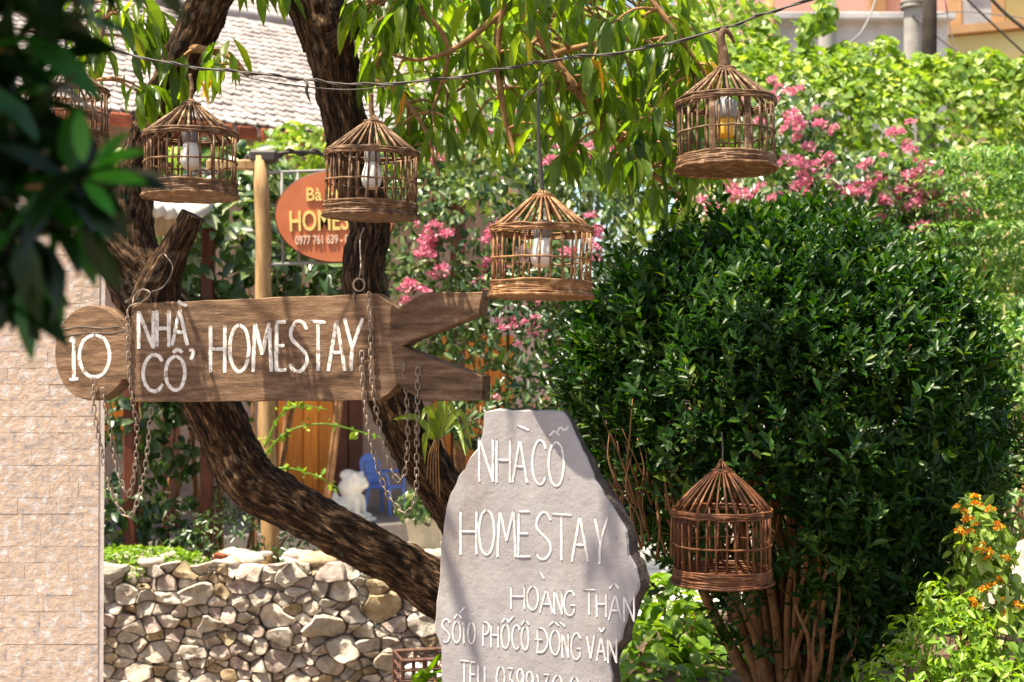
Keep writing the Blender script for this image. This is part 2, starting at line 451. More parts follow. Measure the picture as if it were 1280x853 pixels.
M['leaf_lime'] = mat_leaf('lime_leaf', [(0, (0.10, 0.20, 0.015)), (0.6, (0.19, 0.34, 0.025)), (1, (0.32, 0.46, 0.05))], 0.4, 0.45, (1.5, 1.5, 0.35))
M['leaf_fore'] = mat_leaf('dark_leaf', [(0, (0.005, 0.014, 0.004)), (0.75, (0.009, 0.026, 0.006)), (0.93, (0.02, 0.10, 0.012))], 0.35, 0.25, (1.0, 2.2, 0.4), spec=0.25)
M['leaf_var'] = mat_leaf('strap_leaf', [(0, (0.12, 0.22, 0.02)), (1, (0.30, 0.36, 0.06))], 0.35, 0.35)
M['petal_pink'] = mat_leaf('pink_bract', [(0, (0.60, 0.14, 0.24)), (0.6, (0.74, 0.26, 0.38)), (1, (0.82, 0.46, 0.54))], 0.6, 0.35, (1.1, 0.8, 0.9))
M['petal_orange'] = mat_leaf('orange_floret', [(0, (0.70, 0.14, 0.01)), (0.45, (0.80, 0.30, 0.01)), (1, (0.84, 0.58, 0.03))], 0.6, 0.3, (1.1, 0.9, 0.6))

# ------------------------------------------------------------------ leaves
def leaf_tpl(stations, fold=0.12, droop=0.15):
    """leaf of length 1 along y, face up z; stations: (t, half width)"""
    v = [(0, 0, 0)]; f = []
    for t, w in stations:
        z = -droop * t * t
        v += [(-w, t, z + fold * w * 2), (0, t, z), (w, t, z + fold * w * 2)]
    v.append((0, 1, -droop))
    n = len(stations)
    f += [(0, 2, 1), (0, 3, 2)]
    for i in range(n - 1):
        a = 1 + 3 * i
        f += [(a, a + 1, a + 4, a + 3), (a + 1, a + 2, a + 5, a + 4)]
    a = 1 + 3 * (n - 1); e = len(v) - 1
    f += [(a, a + 1, e), (a + 1, a + 2, e)]
    return np.array(v), f
T_LANCE = leaf_tpl([(0.15, 0.07), (0.38, 0.135), (0.66, 0.11), (0.87, 0.045)], 0.3, 0.22)
T_OVAL = leaf_tpl([(0.28, 0.15), (0.68, 0.17)], 0.3, 0.12)
T_BROAD = leaf_tpl([(0.22, 0.24), (0.6, 0.25)], 0.22, 0.18)
T_HEART = leaf_tpl([(-0.08, 0.25), (0.18, 0.46), (0.58, 0.33)], 0.14, 0.2)
T_PETAL = leaf_tpl([(0.45, 0.36)], 0.2, -0.1)
def norm_rows(a):
    return a / np.maximum(np.linalg.norm(a, axis=1, keepdims=True), 1e-9)
def leaves_mesh(name, tpl, pos, dirs, nrm, scale, mat):
    tv, tf = tpl
    n = len(pos); k = len(tv)
    d = norm_rows(dirs); s = norm_rows(np.cross(d, nrm)); z = np.cross(s, d)
    sc = np.asarray(scale)[:, None, None]
    V = pos[:, None, :] + sc * (tv[None, :, 0:1] * s[:, None, :] + tv[None, :, 1:2] * d[:, None, :] + tv[None, :, 2:3] * z[:, None, :])
    V = V.reshape(-1, 3)
    ls = np.array([len(f) for f in tf]); li = np.concatenate([np.array(f) for f in tf])
    loops = (np.arange(n)[:, None] * k + li[None, :]).ravel()
    tot = np.tile(ls, n); start = np.concatenate([[0], np.cumsum(tot)[:-1]])
    me = bpy.data.meshes.new(name)
    me.vertices.add(len(V)); me.vertices.foreach_set('co', V.astype(np.float32).ravel())
    me.loops.add(len(loops)); me.loops.foreach_set('vertex_index', loops.astype(np.int32))
    me.polygons.add(len(tot)); me.polygons.foreach_set('loop_start', start.astype(np.int32)); me.polygons.foreach_set('loop_total', tot.astype(np.int32))
    me.polygons.foreach_set('use_smooth', np.ones(len(tot), dtype=bool))
    me.update(calc_edges=True)
    me.materials.append(mat)
    return me
def rnd_unit(R, n):
    return norm_rows(R.normal(size=(n, 3)))
def blob_leaves(R, blobs, n, size, face=0.7, up=0.5, jit=0.5, layers=(1.0, 0.88, 0.72), noise_amp=0.12, droop=0.5, front=True):
    """points, directions, normals, sizes of leaves over the surface (and some depth) of a union of ellipsoids (c, r)"""
    area = np.array([(r[0] * r[2] + r[0] * r[1] + r[1] * r[2]) for c, r in blobs])
    cnt = (area / area.sum() * n).astype(int) + 1
    PP, NN = [], []
    for (c, r), k in zip(blobs, cnt):
        c = np.array(c); r = np.array(r)
        u = rnd_unit(R, k)
        if front:
            keep = (u[:, 1] < 0.35) | (u[:, 2] > 0.35); u = u[keep]
        lay = R.choice(layers, size=len(u), p=np.array([0.6, 0.25, 0.15])[:len(layers)] / np.array([0.6, 0.25, 0.15])[:len(layers)].sum())
        am = np.array([noise.noise(Vector(x * 3.0 + c)) + 0.6 * noise.noise(Vector(x * 7.0 + c)) for x in u]) * noise_amp
        p = c + u * r * (lay + am + R.normal(0, 0.025, len(u)))[:, None]
        inside = np.zeros(len(p), bool)
        for (c2, r2) in blobs:
            c2 = np.array(c2); r2 = np.array(r2)
            if np.allclose(c2, c): continue
            inside |= (((p - c2) / r2) ** 2).sum(1) < 0.55
        nn = norm_rows(u / r)
        PP.append(p[~inside]); NN.append(nn[~inside])
    p = np.vstack(PP); nn = np.vstack(NN)
    nrm = norm_rows(nn * face + np.array([0, 0, up]) + R.normal(0, jit, p.shape))
    dr = norm_rows(np.cross(nrm, rnd_unit(R, len(p))) + np.array([0, 0, -droop]) + nn * 0.3)
    sc = size * R.uniform(0.6, 1.25, len(p))
    return p, dr, nrm, sc
def flower_mesh(R, name, mat, n, rad, size):
    u = rnd_unit(R, n); u[:, 2] = np.abs(u[:, 2]) * 0.8 - 0.1
    p = u * rad * R.uniform(0.35, 1.0, (n, 1))
    return leaves_mesh(name, T_PETAL, p, norm_rows(u + R.normal(0, 0.5, (n, 3))), norm_rows(np.cross(u, rnd_unit(R, n)) + u * 0.4), size * R.uniform(0.7, 1.2, n), mat)
RF = np.random.RandomState(5)
PINKS = [flower_mesh(RF, 'flower_cluster', M['petal_pink'], 46, 0.085, 0.055) for _ in range(5)]
PINKSMALL = [flower_mesh(RF, 'flower_cluster', M['petal_pink'], 16, 0.05, 0.05) for _ in range(3)]
ORANGES = [flower_mesh(RF, 'flower_head', M['petal_orange'], 42, 0.022, 0.016) for _ in range(3)]
def put_flowers(parent, meshes, pts, name, smin=0.7, smax=1.2):
    for p in pts:
        o = link(name, RND.choice(meshes), parent)
        o.matrix_parent_inverse = MINV.get(parent.name, Matrix())
        o.location = p; o.rotation_euler = (RND.uniform(-.5, .5), RND.uniform(-.5, .5), RND.uniform(0, 6.3))
        s = RND.uniform(smin, smax); o.scale = (s, s, s)

# ================================================================== THE SETTING
mb = MB()
gx = np.linspace(-120, 120, 61); gy = np.linspace(-60, 180, 61)
gv = [(x, y, 0.03 * noise.noise(Vector((x * .4, y * .4, 0))) - 0.03) for y in gy for x in gx]
mb.add(gv, [(j * 61 + i, j * 61 + i + 1, (j + 1) * 61 + i + 1, (j + 1) * 61 + i) for j in range(60) for i in range(60)])
struct(mb.build('ground', M['ground']))
# raised planting bed under the clipped bush
mb = MB()
prof = [(0.25, 4.2), (0.55, 4.0), (1.2, 3.9), (3.2, 3.9), (4.4, 4.3), (4.8, 6.0), (4.4, 8.8), (2.4, 9.2), (0.8, 8.6), (0.35, 6.5)]
vs_ = []
for s, z in ((1.12, -0.05), (1.06, 0.3), (1.0, 0.6), (0.9, 0.72)):
    for x, y in prof:
        vs_.append((2.5 + (x - 2.5) * s, 6.4 + (y - 6.4) * s, z + 0.05 * noise.noise(Vector((x, y, z * 3)))))
n = len(prof)
fs_ = [(l * n + i, l * n + (i + 1) % n, (l + 1) * n + (i + 1) % n, (l + 1) * n + i) for l in range(3) for i in range(n)]
fs_.append(tuple(3 * n + i for i in range(n)))
mb.add(vs_, fs_)
struct(mb.build('planting_bed', M['earth']))

mb = MB()
for i in range(9):
    for j in range(9):
        box(mb, (-5.0 + i * 0.8 + 0.4 * (j % 2), 10.9 + j * 0.75, 0.0 + 0.004 * ((i * 7 + j * 3) % 5)), (0.785, 0.735, 0.06), None, 0.006)
struct(mb.build('bounce_paving', M['paving'], None, False))  # pale slabs added to bounce light onto the shaded porch, mostly hidden
# ------------------------------------------------------------------ old house with porch, set at an angle
HA = math.radians(36)
HE = Vector((math.cos(HA), math.sin(HA), 0)); HN = Vector((-math.sin(HA), math.cos(HA), 0))
H0 = P(240, 150, 16.0); EAVE_Z = H0.z; H0 = Vector((H0.x, H0.y, 0))
def H(u, v, z):
    return H0 + HE * u + HN * v + Vector((0, 0, z))
HR = Matrix((HE, HN, Vector((0, 0, 1)))).transposed()
U0, U1 = -4.6, 5.4
PITCHR = math.radians(31)
house = thing('old_house', 'old house with grey scale-tiled roof and orange wooden door panels behind the garden', 'house', H(0, 1.5, 0))
mb = MB(); box(mb, H((U0 + U1) / 2, 3.4, EAVE_Z * 0.5 + 0.1), (U1 - U0 - 0.6, 4.0, EAVE_Z + 0.2), HR)
mb.build('wall', M['housewall'], house, False)
# roof deck
roofL = 4.3
def RP(u, s, h=0.0):        # a point on the roof slope: s metres up from the eave
    return H(u, s * math.cos(PITCHR) - h * math.sin(PITCHR), EAVE_Z + s * math.sin(PITCHR) + h * math.cos(PITCHR))
mb = MB()
mb.add([RP(U0, 0, -.02), RP(U1, 0, -.02), RP(U1, roofL, -.02), RP(U0, roofL, -.02), RP(U0, 0, -.12), RP(U1, 0, -.12), RP(U1, roofL, -.12), RP(U0, roofL, -.12)],
       [(0, 1, 2, 3), (7, 6, 5, 4), (0, 4, 5, 1), (1, 5, 6, 2), (2, 6, 7, 3), (3, 7, 4, 0)])
b0 = H((U0 + U1) / 2, 0, 0)
roof = mb.build('roof', M['rooftile'], house, False)
mb = MB()    # back slope and gables
rt = roofL * math.cos(PITCHR); rz = EAVE_Z + roofL * math.sin(PITCHR)
mb.add([H(U0, rt + .03, rz - .03), H(U1, rt + .03, rz - .03), H(U1, 2 * rt, EAVE_Z), H(U0, 2 * rt, EAVE_Z)], [(0, 1, 2, 3)])
mb.build('rear_slope', M['rooftile'], house, False)
mb = MB()
for uu in (U0 + 0.4, U1 - 0.4):
    mb.add([H(uu, 1.4, EAVE_Z + .1), H(uu, 5.4, EAVE_Z + .1), H(uu, rt, rz - 0.2)], [(0, 1, 2)])
mb.build('gable', M['housewall'], house, False)
# scale tiles, the visible ones as pieces
TW, TE = 0.135, 0.19
def tile_mesh():
    m_ = MB()
    pts = [(-.5, 0), (.5, 0)]
    out = []
    for j, (x, s) in enumerate([(-.47, 0.30), (-.47, 0.03), (-.3, -0.03), (-.1, -.055), (.1, -.055), (.3, -.03), (.47, .03), (.47, .30)]):
        out.append((x * TW, s, 0.03 + (0.022 if s < 0.1 else -0.010) - 0.022 * abs(x)))
    low = [(a, b, c - 0.024) for a, b, c in out]
    prism(m_, out, low)
    me = bpy.data.meshes.new('roof_tile'); me.from_pydata(m_.v, [], m_.f); me.materials.append(M['rooftile']); return me
TM = tile_mesh()
Rroof = Matrix((HE, HN * math.cos(PITCHR) + Vector((0, 0, math.sin(PITCHR))), -HN * math.sin(PITCHR) + Vector((0, 0, math.cos(PITCHR))))).transposed()
tiles = []
for r in range(int(roofL / TE)):
    for c in range(int((U1 - U0) / TW)):
        u = U0 + (c + 0.5 + 0.5 * (r % 2)) * TW; s = r * TE
        p = RP(u, s)
        q = p - Vector((0, 0, CAM_Z)); px = 640 + q.x / q.y * FPX; py = HORIZON - q.z / q.y * FPX
        score = 1.0 if (210 < px < 400 and 20 < py < 190) else (0.8 if 60 < px < 210 else (0.6 if 440 < px < 540 else 0))
        tiles.append((score + RND.random() * 0.1 - p.y * 0.02, u, s))
tiles.sort(reverse=True)
rest = MB()
tv = [v.co.copy() for v in TM.vertices]; tf = [tuple(p.vertices) for p in TM.polygons]
for i, (_, u, s) in enumerate(tiles):
    Rj = Matrix.Rotation(RND.gauss(0, 0.03), 3, 'Z') @ Matrix.Rotation(RND.gauss(0, 0.03), 3, 'X')
    p = RP(u + RND.gauss(0, .006), s + RND.gauss(0, .01), RND.uniform(0, .006))
    if i < 295:
        o = link('roof_tile', TM, roof)
        o.matrix_basis = Matrix.Translation(p) @ (Rroof @ Rj).to_4x4()
    else:
        R3 = Rroof @ Rj
        rest.add([p + R3 @ v for v in tv], tf)
stuff(rest.build('tile_field', M['rooftile'], roof, False))
MINV[roof.name] = Matrix()
for k in range(int((U1 - U0) / 0.3)):       # red drip tiles along the eave
    mb = MB(); u = U0 + 0.15 + 0.3 * k
    R_ = HR @ Matrix.Rotation(RND.gauss(0, .1), 3, 'X')
    box(mb, H(u, -0.05, EAVE_Z - 0.09), (0.25, 0.06, 0.15), R_, 0.02)
    mb.build('eave_tile', M['redtile'], roof, False)
mb = MB()
tube(mb, [RP(U0, roofL, .03), RP(U1, roofL, .03)], 0.10, 8); mb.build('ridge', M['rooftile'], roof)
# facade: planks and openings, on the plane v = 1.38
FV = 1.38
FP0 = H(0, FV, 0); FN = -HN
def FU(px, py=600):
    p = PPL(px, py, FP0, HN); return (p - H0).dot(HE), p.z
def planks(pxa, pxb, mat, name, z0, z1, w=0.22):
    ua, ub = FU(pxa)[0], FU(pxb)[0]
    k = max(1, round((ub - ua) / w)); w = (ub - ua) / k
    for i in range(k):
        m_ = MB(); box(m_, H(ua + (i + .5) * w, FV - 0.02 - RND.random() * 0.02, (z0 + z1) / 2), (w - 0.012, 0.05, z1 - z0), HR, 0.008)
        m_.build(name, mat, house, False)
FLZ = 0.30
planks(338, 414, M['orangewood'], 'door_panel', FLZ, 2.6)
planks(414, 452, M['darkwood'], 'door_leaf', FLZ, 2.6, 0.2)
planks(540, 640, M['orangewood'], 'door_panel', FLZ + 0.3, 2.6)
planks(40, 176, M['orangewood'], 'door_panel', FLZ + 1.0, 2.6)
for pxx in (300, 530, 650, 180):
    m_ = MB(); u = FU(pxx)[0]; box(m_, H(u, 0.55, (EAVE_Z + 0.3) / 2), (0.16, 0.16, EAVE_Z - 0.3), HR, 0.02); m_.build('porch_post', M['darkwood'], house, False)
m_ = MB(); ua = FU(60)[0]
box(m_, H(1.6, 0.45, FLZ / 2), (9.4, 1.86, FLZ), HR, 0.02); m_.build('porch_floor', M['darkstone'], house, False)

# neighbouring house whose roof shows above the ridge
nb = thing('neighbouring_house', 'second grey roof rising behind the old house ridge at the top left', 'house', P(330, 455, 26))
nbp = P(330, 40, 26)
m_ = MB(); box(m_, (nbp.x - 0.5, 29.5, 4.1), (12, 5, 8.2), Matrix.Rotation(HA, 3, 'Z')); m_.build('wall', M['concrete'], nb, False)
Rn = Matrix.Rotation(HA, 3, 'Z') @ Matrix.Rotation(math.radians(30), 3, 'X')
m_ = MB(); box(m_, (nbp.x - 1.2, 28.0, 9.6), (15, 9, 0.12), Rn); rf2 = m_.build('roof', M['rooftile'], nb, False)
for k in range(23):
    m_ = MB(); box(m_, Vector((nbp.x - 1.2, 28.0, 9.6)) + Rn @ Vector((0, -4.3 + k * 0.38, 0.09)), (14.9, 0.3, 0.05), Rn); m_.build('tile_course', M['rooftile'], rf2, False)

# ------------------------------------------------------------------ things on the porch
def on_facade(px, v, z):
    """the porch point seen at column px, v metres from the eave line"""
    p = PPL(px, 600, H(0, v, 0), HN); return Vector((p.x, p.y, z))
# blue plastic armchair
cp = on_facade(482, 0.45, FLZ)
chair = thing('plastic_chair', 'blue plastic armchair standing on the porch behind the hanging chains', 'chair', cp, (0, 0, math.radians(-28)), keep_world=False)
chair.scale = (.82, .82, .82)
m_ = MB(); box(m_, (0, 0, 0.42), (0.42, 0.44, 0.035), None, 0.012); m_.build('seat', M['blue'], chair, False)
back = []
m_ = MB()
bp_ = [(-0.20, -0.21, .42), (-.27, -.24, .66), (-.31, -.20, .84), (-.325, 0, .90), (-.31, .20, .84), (-.27, .24, .66), (-.20, .21, .42)]
tube(m_, cr(bp_, 22), 0.027, 6)
for yy in (-0.12, -0.04, 0.04, 0.12):
    box(m_, (-0.262, yy, .66), (0.018, 0.062, 0.44), Matrix.Rotation(math.radians(-15), 3, 'Y'), 0.005)
box(m_, (-0.305, 0, .85), (0.02, 0.34, 0.06), Matrix.Rotation(math.radians(-15), 3, 'Y'), 0.006)
m_.build('backrest', M['blue'], chair)
for sx, sy in ((-1, -1), (-1, 1), (1, -1), (1, 1)):
    m_ = MB(); tube(m_, [(sx * .19, sy * .19, .42), (sx * .23, sy * .23, 0.0)], [.035, .024], 4); m_.build('leg', M['blue'], chair, False)
for sy in (-1, 1):
    m_ = MB(); tube(m_, cr([(-.27, sy * .24, .64), (0, sy * .26, .65), (.18, sy * .25, .62), (.19, sy * .21, .42)], 12), 0.02, 6); m_.build('armrest', M['blue'], chair)
# stone lion
lp = on_facade(438, 0.05, FLZ)
lion = thing('lion_statue', 'white stone guardian lion statue seated on the porch left of the blue chair', 'statue', lp, (0, 0, math.radians(-20)), keep_world=False)
m_ = MB()
def ball(mb_, c, r, seg=12):
    vs2, fs2 = [], []
    for i in range(seg + 1):
        th = math.pi * i / seg
        for j in range(seg):
            a = 2 * math.pi * j / seg
            d = Vector((math.sin(th) * math.cos(a), math.sin(th) * math.sin(a), math.cos(th)))
            vs2.append(Vector(c) + Vector((d.x * r[0], d.y * r[1], d.z * r[2])))
    for i in range(seg):
        for j in range(seg):
            fs2.append((i * seg + j, (i + 1) * seg + j, (i + 1) * seg + (j + 1) % seg, i * seg + (j + 1) % seg))
    mb_.add(vs2, fs2)
for c, r in [((-.06, 0, .17), (.17, .15, .13)), ((.02, 0, .27), (.13, .13, .15)), ((.05, 0, .46), (.15, .15, .14)), ((.0, 0, .40), (.15, .16, .12)),
             ((.16, 0, .44), (.08, .09, .06)), ((.15, 0, .50), (.06, .08, .04)), ((.10, .09, .56), (.035, .03, .035)), ((.10, -.09, .56), (.035, .03, .035)),
             ((.12, .08, .16), (.05, .05, .16)), ((.12, -.08, .16), (.05, .05, .16)), ((.17, .08, .06), (.08, .055, .04)), ((.17, -.08, .06), (.08, .055, .04)),
             ((-.06, .13, .10), (.12, .07, .10)), ((-.06, -.13, .10), (.12, .07, .10)), ((-.2, 0, .22), (.05, .05, .13)), ((-.03, 0, .55), (.1, .12, .07))]:
    ball(m_, c, r)
body = m_.build('body', M['statue'], lion)
md = body.modifiers.new('Remesh', 'REMESH'); md.mode = 'VOXEL'; md.voxel_size = 0.016; md.use_smooth_shade = True
m_ = MB(); box(m_, (0.01, 0, -0.02), (.52, .38, .12), None, .02); m_.build('plinth', M['statue'], lion, False)
# ledge, pot
lg = P(528, 690, 12.6)
m_ = MB(); box(m_, (lg.x + 0.35, 12.75, lg.z - 0.02), (1.5, 0.7, 0.09), None, 0.015)
ledge = thing('stone_ledge', 'low stone ledge with pale slab top carrying the potted plant', 'ledge', (lg.x + .35, 12.75, 0))
m_.build('slab', M['paving'], ledge, False)
m_ = MB(); box(m_, (lg.x + 0.35, 12.78, (lg.z - .06) / 2), (1.4, 0.6, lg.z - .06), None, 0.02); m_.build('base', M['darkstone'], ledge, False)
pz = lg.z + 0.025
pp = P(532, 680, 12.62); pot = thing('flower_pot', 'cream square-sided flower pot with pale green plant beside the tree trunk', 'flower pot', (pp.x, 12.65, pz))
m_ = MB(); s0, s1 = 0.125, 0.165
ph = 0.25
vs_ = [(pp.x + sx * s, 12.65 + sy * s, pz + z) for s, z in ((s0, 0), (s1, ph), (s1 + .015, ph), (s1 + .015, ph + .03), (s1 - .02, ph + .03), (s1 - .03, ph - .02)) for sx, sy in ((-1, -1), (1, -1), (1, 1), (-1, 1))]
m_.add(vs_, [(l * 4 + i, l * 4 + (i + 1) % 4, l * 4 + 4 + (i + 1) % 4, l * 4 + 4 + i) for l in range(5) for i in range(4)] + [(20, 21, 22, 23), (3, 2, 1, 0)])
m_.build('pot', M['pot'], pot, False)
R = np.random.RandomState(3)
q = blob_leaves(R, [((pp.x - .05, 12.6, pz + .38), (.2, .18, .15))], 260, 0.085, front=False)
stuff(link('foliage', leaves_mesh('foliage', T_BROAD, *q, M['leaf_pale']), pot))

# ------------------------------------------------------------------ buildings at the upper right
def building(name, label, x0, x1, yb, D, depth, mat, rot=0):
    a, b = P(x0, yb, D), P(x1, yb, D)
    t = thing(name, label, 'building', ((a.x + b.x) / 2, D + depth / 2, 0))
    m2 = MB(); box(m2, ((a.x + b.x) / 2, D + depth / 2, a.z / 2), (b.x - a.x, depth, a.z)); m2.build('wall', mat, t, False)
    return t, a, b
t, a, b = building('concrete_building', 'grey concrete garden wall building above the vines at top right', 955, 1185, 28, 22, 3, M['concrete'])

m_ = MB(); box(m_, ((a.x + b.x) / 2, 21.9, a.z + 0.05), (b.x - a.x + .1, 0.3, 0.1), None, .01); m_.build('coping', M['concrete'], t, False)
m_ = MB(); c = P(1105, 128, 21.5); tube(m_, cr([c + Vector((-.15, 0, 0)), c + Vector((0, 0, .08)), c + Vector((.3, 0, .06)), c + Vector((.45, 0, 0))], 10), 0.07, 8); m_.build('drain_pipe', M['ochretrim'], t)
t, a, b = building('pink_building', 'salmon pink building wall behind the grey concrete at top right', 880, 1200, -260, 27, 5, M['pinkwall'])
m_ = MB(); c = P(1097, 10, 26.9); box(m_, (c.x, 26.9, c.z + .4), (0.3, 0.16, 1.4), None, .01); m_.build('pilaster', M['ochretrim'], t, False)
for wx in (960, 1060, 1150):
    m_ = MB(); c = P(wx, -130, 26.95); box(m_, c, (1.0, .1, 1.3), None, .01); w = m_.build('window', M['darkwood'], t, False)
t, a, b = building('white_building', 'pale plastered building wall behind the wires at the top right', 1150, 1420, -300, 31, 5, M['concrete'])
m_ = MB(); c = P(1215, -100, 30.9); box(m_, c, (.9, .2, 1.2), None, .01); m_.build('window', M['darkwood'], t, False)
t = thing('yellow_building', 'yellow building with ochre cornices and gable at the top right corner', 'building', (P(1270, 455, 24).x, 26, 0))
Ry = Matrix.Rotation(math.radians(-24), 3, 'Z')
yc = P(1265, 20, 24)
def ybox(nm, x, y, z, sx, sy, sz, mat, R2=None):
    m2 = MB(); box(m2, Vector((yc.x, 25.5, 0)) + Ry @ Vector((x, y, 0)) + Vector((0, 0, z)), (sx, sy, sz), R2 or Ry, 0.0); return m2.build(nm, mat, t, False)
zc = P(1265, 95, 24).z
ybox('wall', 0.8, 0, zc / 2, 3.6, 3.0, zc, M['yellowwall'])
ybox('cornice', 0.75, -0.05, zc + 0.08, 4.2, 3.5, 0.2, M['ochretrim'])
ybox('parapet', 0.75, 0.0, zc + 0.45, 3.9, 3.2, 0.5, M['yellowwall'])
ybox('cornice', 0.75, -0.05, zc + 0.78, 4.2, 3.5, 0.14, M['ochretrim'])
for k in range(6):
    ybox('balustrade_pier', -1.0 + k * 0.7, -1.45, zc + 1.1, 0.22, 0.22, 0.5, M['ochretrim'])
ybox('upper_wall', 1.6, 0.6, zc + 1.6, 2.4, 1.8, 1.8, M['yellowwall'])
for sgn in (-1, 1):
    ybox('gable_roof', 1.6 + sgn * 0.75, 0.5, zc + 2.75, 1.9, 2.3, 0.14, M['ochretrim'], Ry @ Matrix.Rotation(sgn * math.radians(38), 3, 'Y'))

def pole(name, label, px, pyt, D, r0, r1, mat, lean=0.0):
    a = P(px, pyt, D); m2 = MB()
    pts = [(a.x - lean * (1 - k / 8), D, a.z * k / 8) for k in range(9)]
    tube(m2, pts, [r0 + (r1 - r0) * k / 8 for k in range(9)], 12, bump=0.03, bfreq=3)
    t2 = thing(name, label, 'pole', (a.x - lean, D, 0)); m2.build('shaft', mat, t2); return t2, a
t, a = pole('concrete_post', 'grey concrete post standing in the vines left of the utility pole', 1034, -40, 18, 0.13, 0.11, M['greypole'])
t, a = pole('utility_pole', 'pale concrete utility pole with wires beside the dark post', 1141, -120, 18.5, 0.15, 0.12, M['greypole'])
for zz in (-30, 4, 10):
    m_ = MB(); c = P(1141, zz, 18.5); tube(m_, [(c.x + .15 * math.cos(q_), 18.5 + .15 * math.sin(q_), c.z) for q_ in np.linspace(0, 6.28, 16)[:-1]], 0.02, 5, closed=True); m_.build('steel_band', M['steel'], t)
t, a = pole('dark_post', 'thin dark weathered post leaning beside the concrete utility pole', 1163, -60, 17.5, 0.16, 0.08, M['darkpole'], 0.12)
t, a = pole('thin_post', 'slim brown post in the foliage above the amber bulb cage', 962, -30, 17, 0.07, 0.06, M['pole'])
def cable(name, label, pts, r, D=None, strands=1, mat=None, n=40, cat='cable', group=None, parent=None):
    pp_ = cr([tuple(P(*p)) for p in pts], n)
    m2 = MB(); tube(m2, pp_, r, 6)
    for k in range(strands - 1):
        tube(m2, [Vector(p) + Vector((0, r * 1.8 * math.cos(i * .9 + k), r * 1.8 * math.sin(i * .9 + k))) for i, p in enumerate(pp_)], r * 0.8, 5)
    o = m2.build(name, mat or M['wire'], parent)
    if parent is None: tag(o, label, cat, group)
    return o
cable('power_cable', 'black cable sagging from the utility pole down across the yellow building', [(1141, 20, 18.4), (1190, 60, 18), (1250, 95, 17.5), (1330, 150, 17)], 0.014)
cable('power_cable', 'thick black cable crossing the top right corner', [(1215, -30, 15), (1260, 20, 15), (1330, 70, 15)], 0.018)
cable('power_cable', 'black cable running diagonally over the yellow building to the corner', [(1180, -30, 16), (1230, 20, 16), (1300, 85, 16)], 0.012)
cable('power_cable', 'grey cable climbing from the vines to the utility pole', [(990, 85, 16), (1060, 55, 16.6), (1085, 25, 17), (1103, -30, 18)], 0.012, mat=M['steel'])
cable('power_cable', 'thin black cable dropping from the pole top beside the post', [(1178, -20, 18), (1195, 60, 17), (1240, 120, 16.5)], 0.009)
cable('power_cable', 'pale wire strung between concrete building and yellow building', [(1141, 25, 18.4), (1200, 15, 19), (1300, 25, 20)], 0.009, mat=M['steel'])

# ------------------------------------------------------------------ left boundary wall faced with small stone tiles
WY = 6.55
xr = P(130, 500, WY).x; wtop = P(60, 232, WY).z
wall = thing('tiled_wall', 'tall pinkish wall faced with rows of mottled stone tiles at left', 'wall', (xr - 1.2, WY + 0.12, 0))
m_ = MB(); fr = [(xr - 2.5, WY + .02, 0), (xr - .003, WY + .02, 0), (xr - .003, WY + .02, wtop), (xr - 2.5, WY + .02, wtop)]; prism(m_, fr, [(x - (.08 if x > xr - 1 else 0), y + .2, z) for x, y, z in fr]); m_.build('core', M['render'], wall, False)
m_ = MB()
zz = np.linspace(0.0, wtop, 40)
pr = []
for z in zz: pr.append((xr - 0.026 - 0.012 * noise.noise(Vector((0, 0, z * 4))), WY - 0.004, z))
fr = pr + [(xr + 0.004, WY - 0.004, z) for z in zz[::-1]]
prism(m_, fr, [(x - .009, y + 0.03, z) for x, y, z in fr]); m_.build('corner_render', M['render'], wall, False)
TWL, TH = 0.155, 0.0745
k = 0
for r in range(int((wtop - 0.02) / TH)):
    z = 0.02 + (r + .5) * TH
    visible = z > 0.55
    x = xr - 0.020
    first = True
    while x > xr - (0.70 if visible else 0.0) - 0.02:
        w = TWL * RND.uniform(0.7, 1.4)
        if first and r % 2 == 1: w *= 0.55
        m2 = MB(); d = RND.uniform(0.0212, 0.0222)
        cx = x - w / 2
        box(m2, (cx, WY + 0.02 - d / 2, z), (w - 0.0006, d * 1.0 + 0.012, TH - 0.0012), Matrix.Rotation(RND.gauss(0, .006), 3, 'Y') @ Matrix.Rotation(RND.gauss(0, .004), 3, 'X') @ Matrix.Rotation(RND.gauss(0, .003), 3, 'Z'), 0.0007)
        m2.build('tile', M['tile'], wall, False)
        x -= w; k += 1; first = False

# ------------------------------------------------------------------ dry stone wall
SY = 8.9
sx0, sx1 = P(105, 700, SY).x, P(600, 700, SY).x
stop = P(300, 706, SY).z
swall = thing('stone_wall', 'low dry stone wall of rounded pale fieldstones behind the tree', 'wall', ((sx0 + sx1) / 2, SY + .2, 0))
m_ = MB(); box(m_, ((sx0 + sx1) / 2, SY + 0.34, stop / 2 - 0.04), (sx1 - sx0, 0.42, stop - 0.08)); m_.build('core', M['render'], swall, False)
R = np.random.RandomState(11)
AX = 1.55
pts, rads = [], []
tries = 0
sx0, sx1 = sx0 / AX, sx1 / AX
while tries < 12000 and len(pts) < 285:
    tries += 1
    p = np.array([R.uniform(sx0, sx1), R.uniform(0.10, stop)])
    r = R.choice([0.03, 0.045, 0.06, 0.08, 0.10], p=[.28, .30, .22, .14, .06])
    if all((p[0] - q_[0]) ** 2 + (p[1] - q_[1]) ** 2 > ((r + s_) * 0.74) ** 2 for q_, s_ in zip(pts, rads)):
        pts.append(p); rads.append(r)
pts = np.array(pts); rads = np.array(rads)
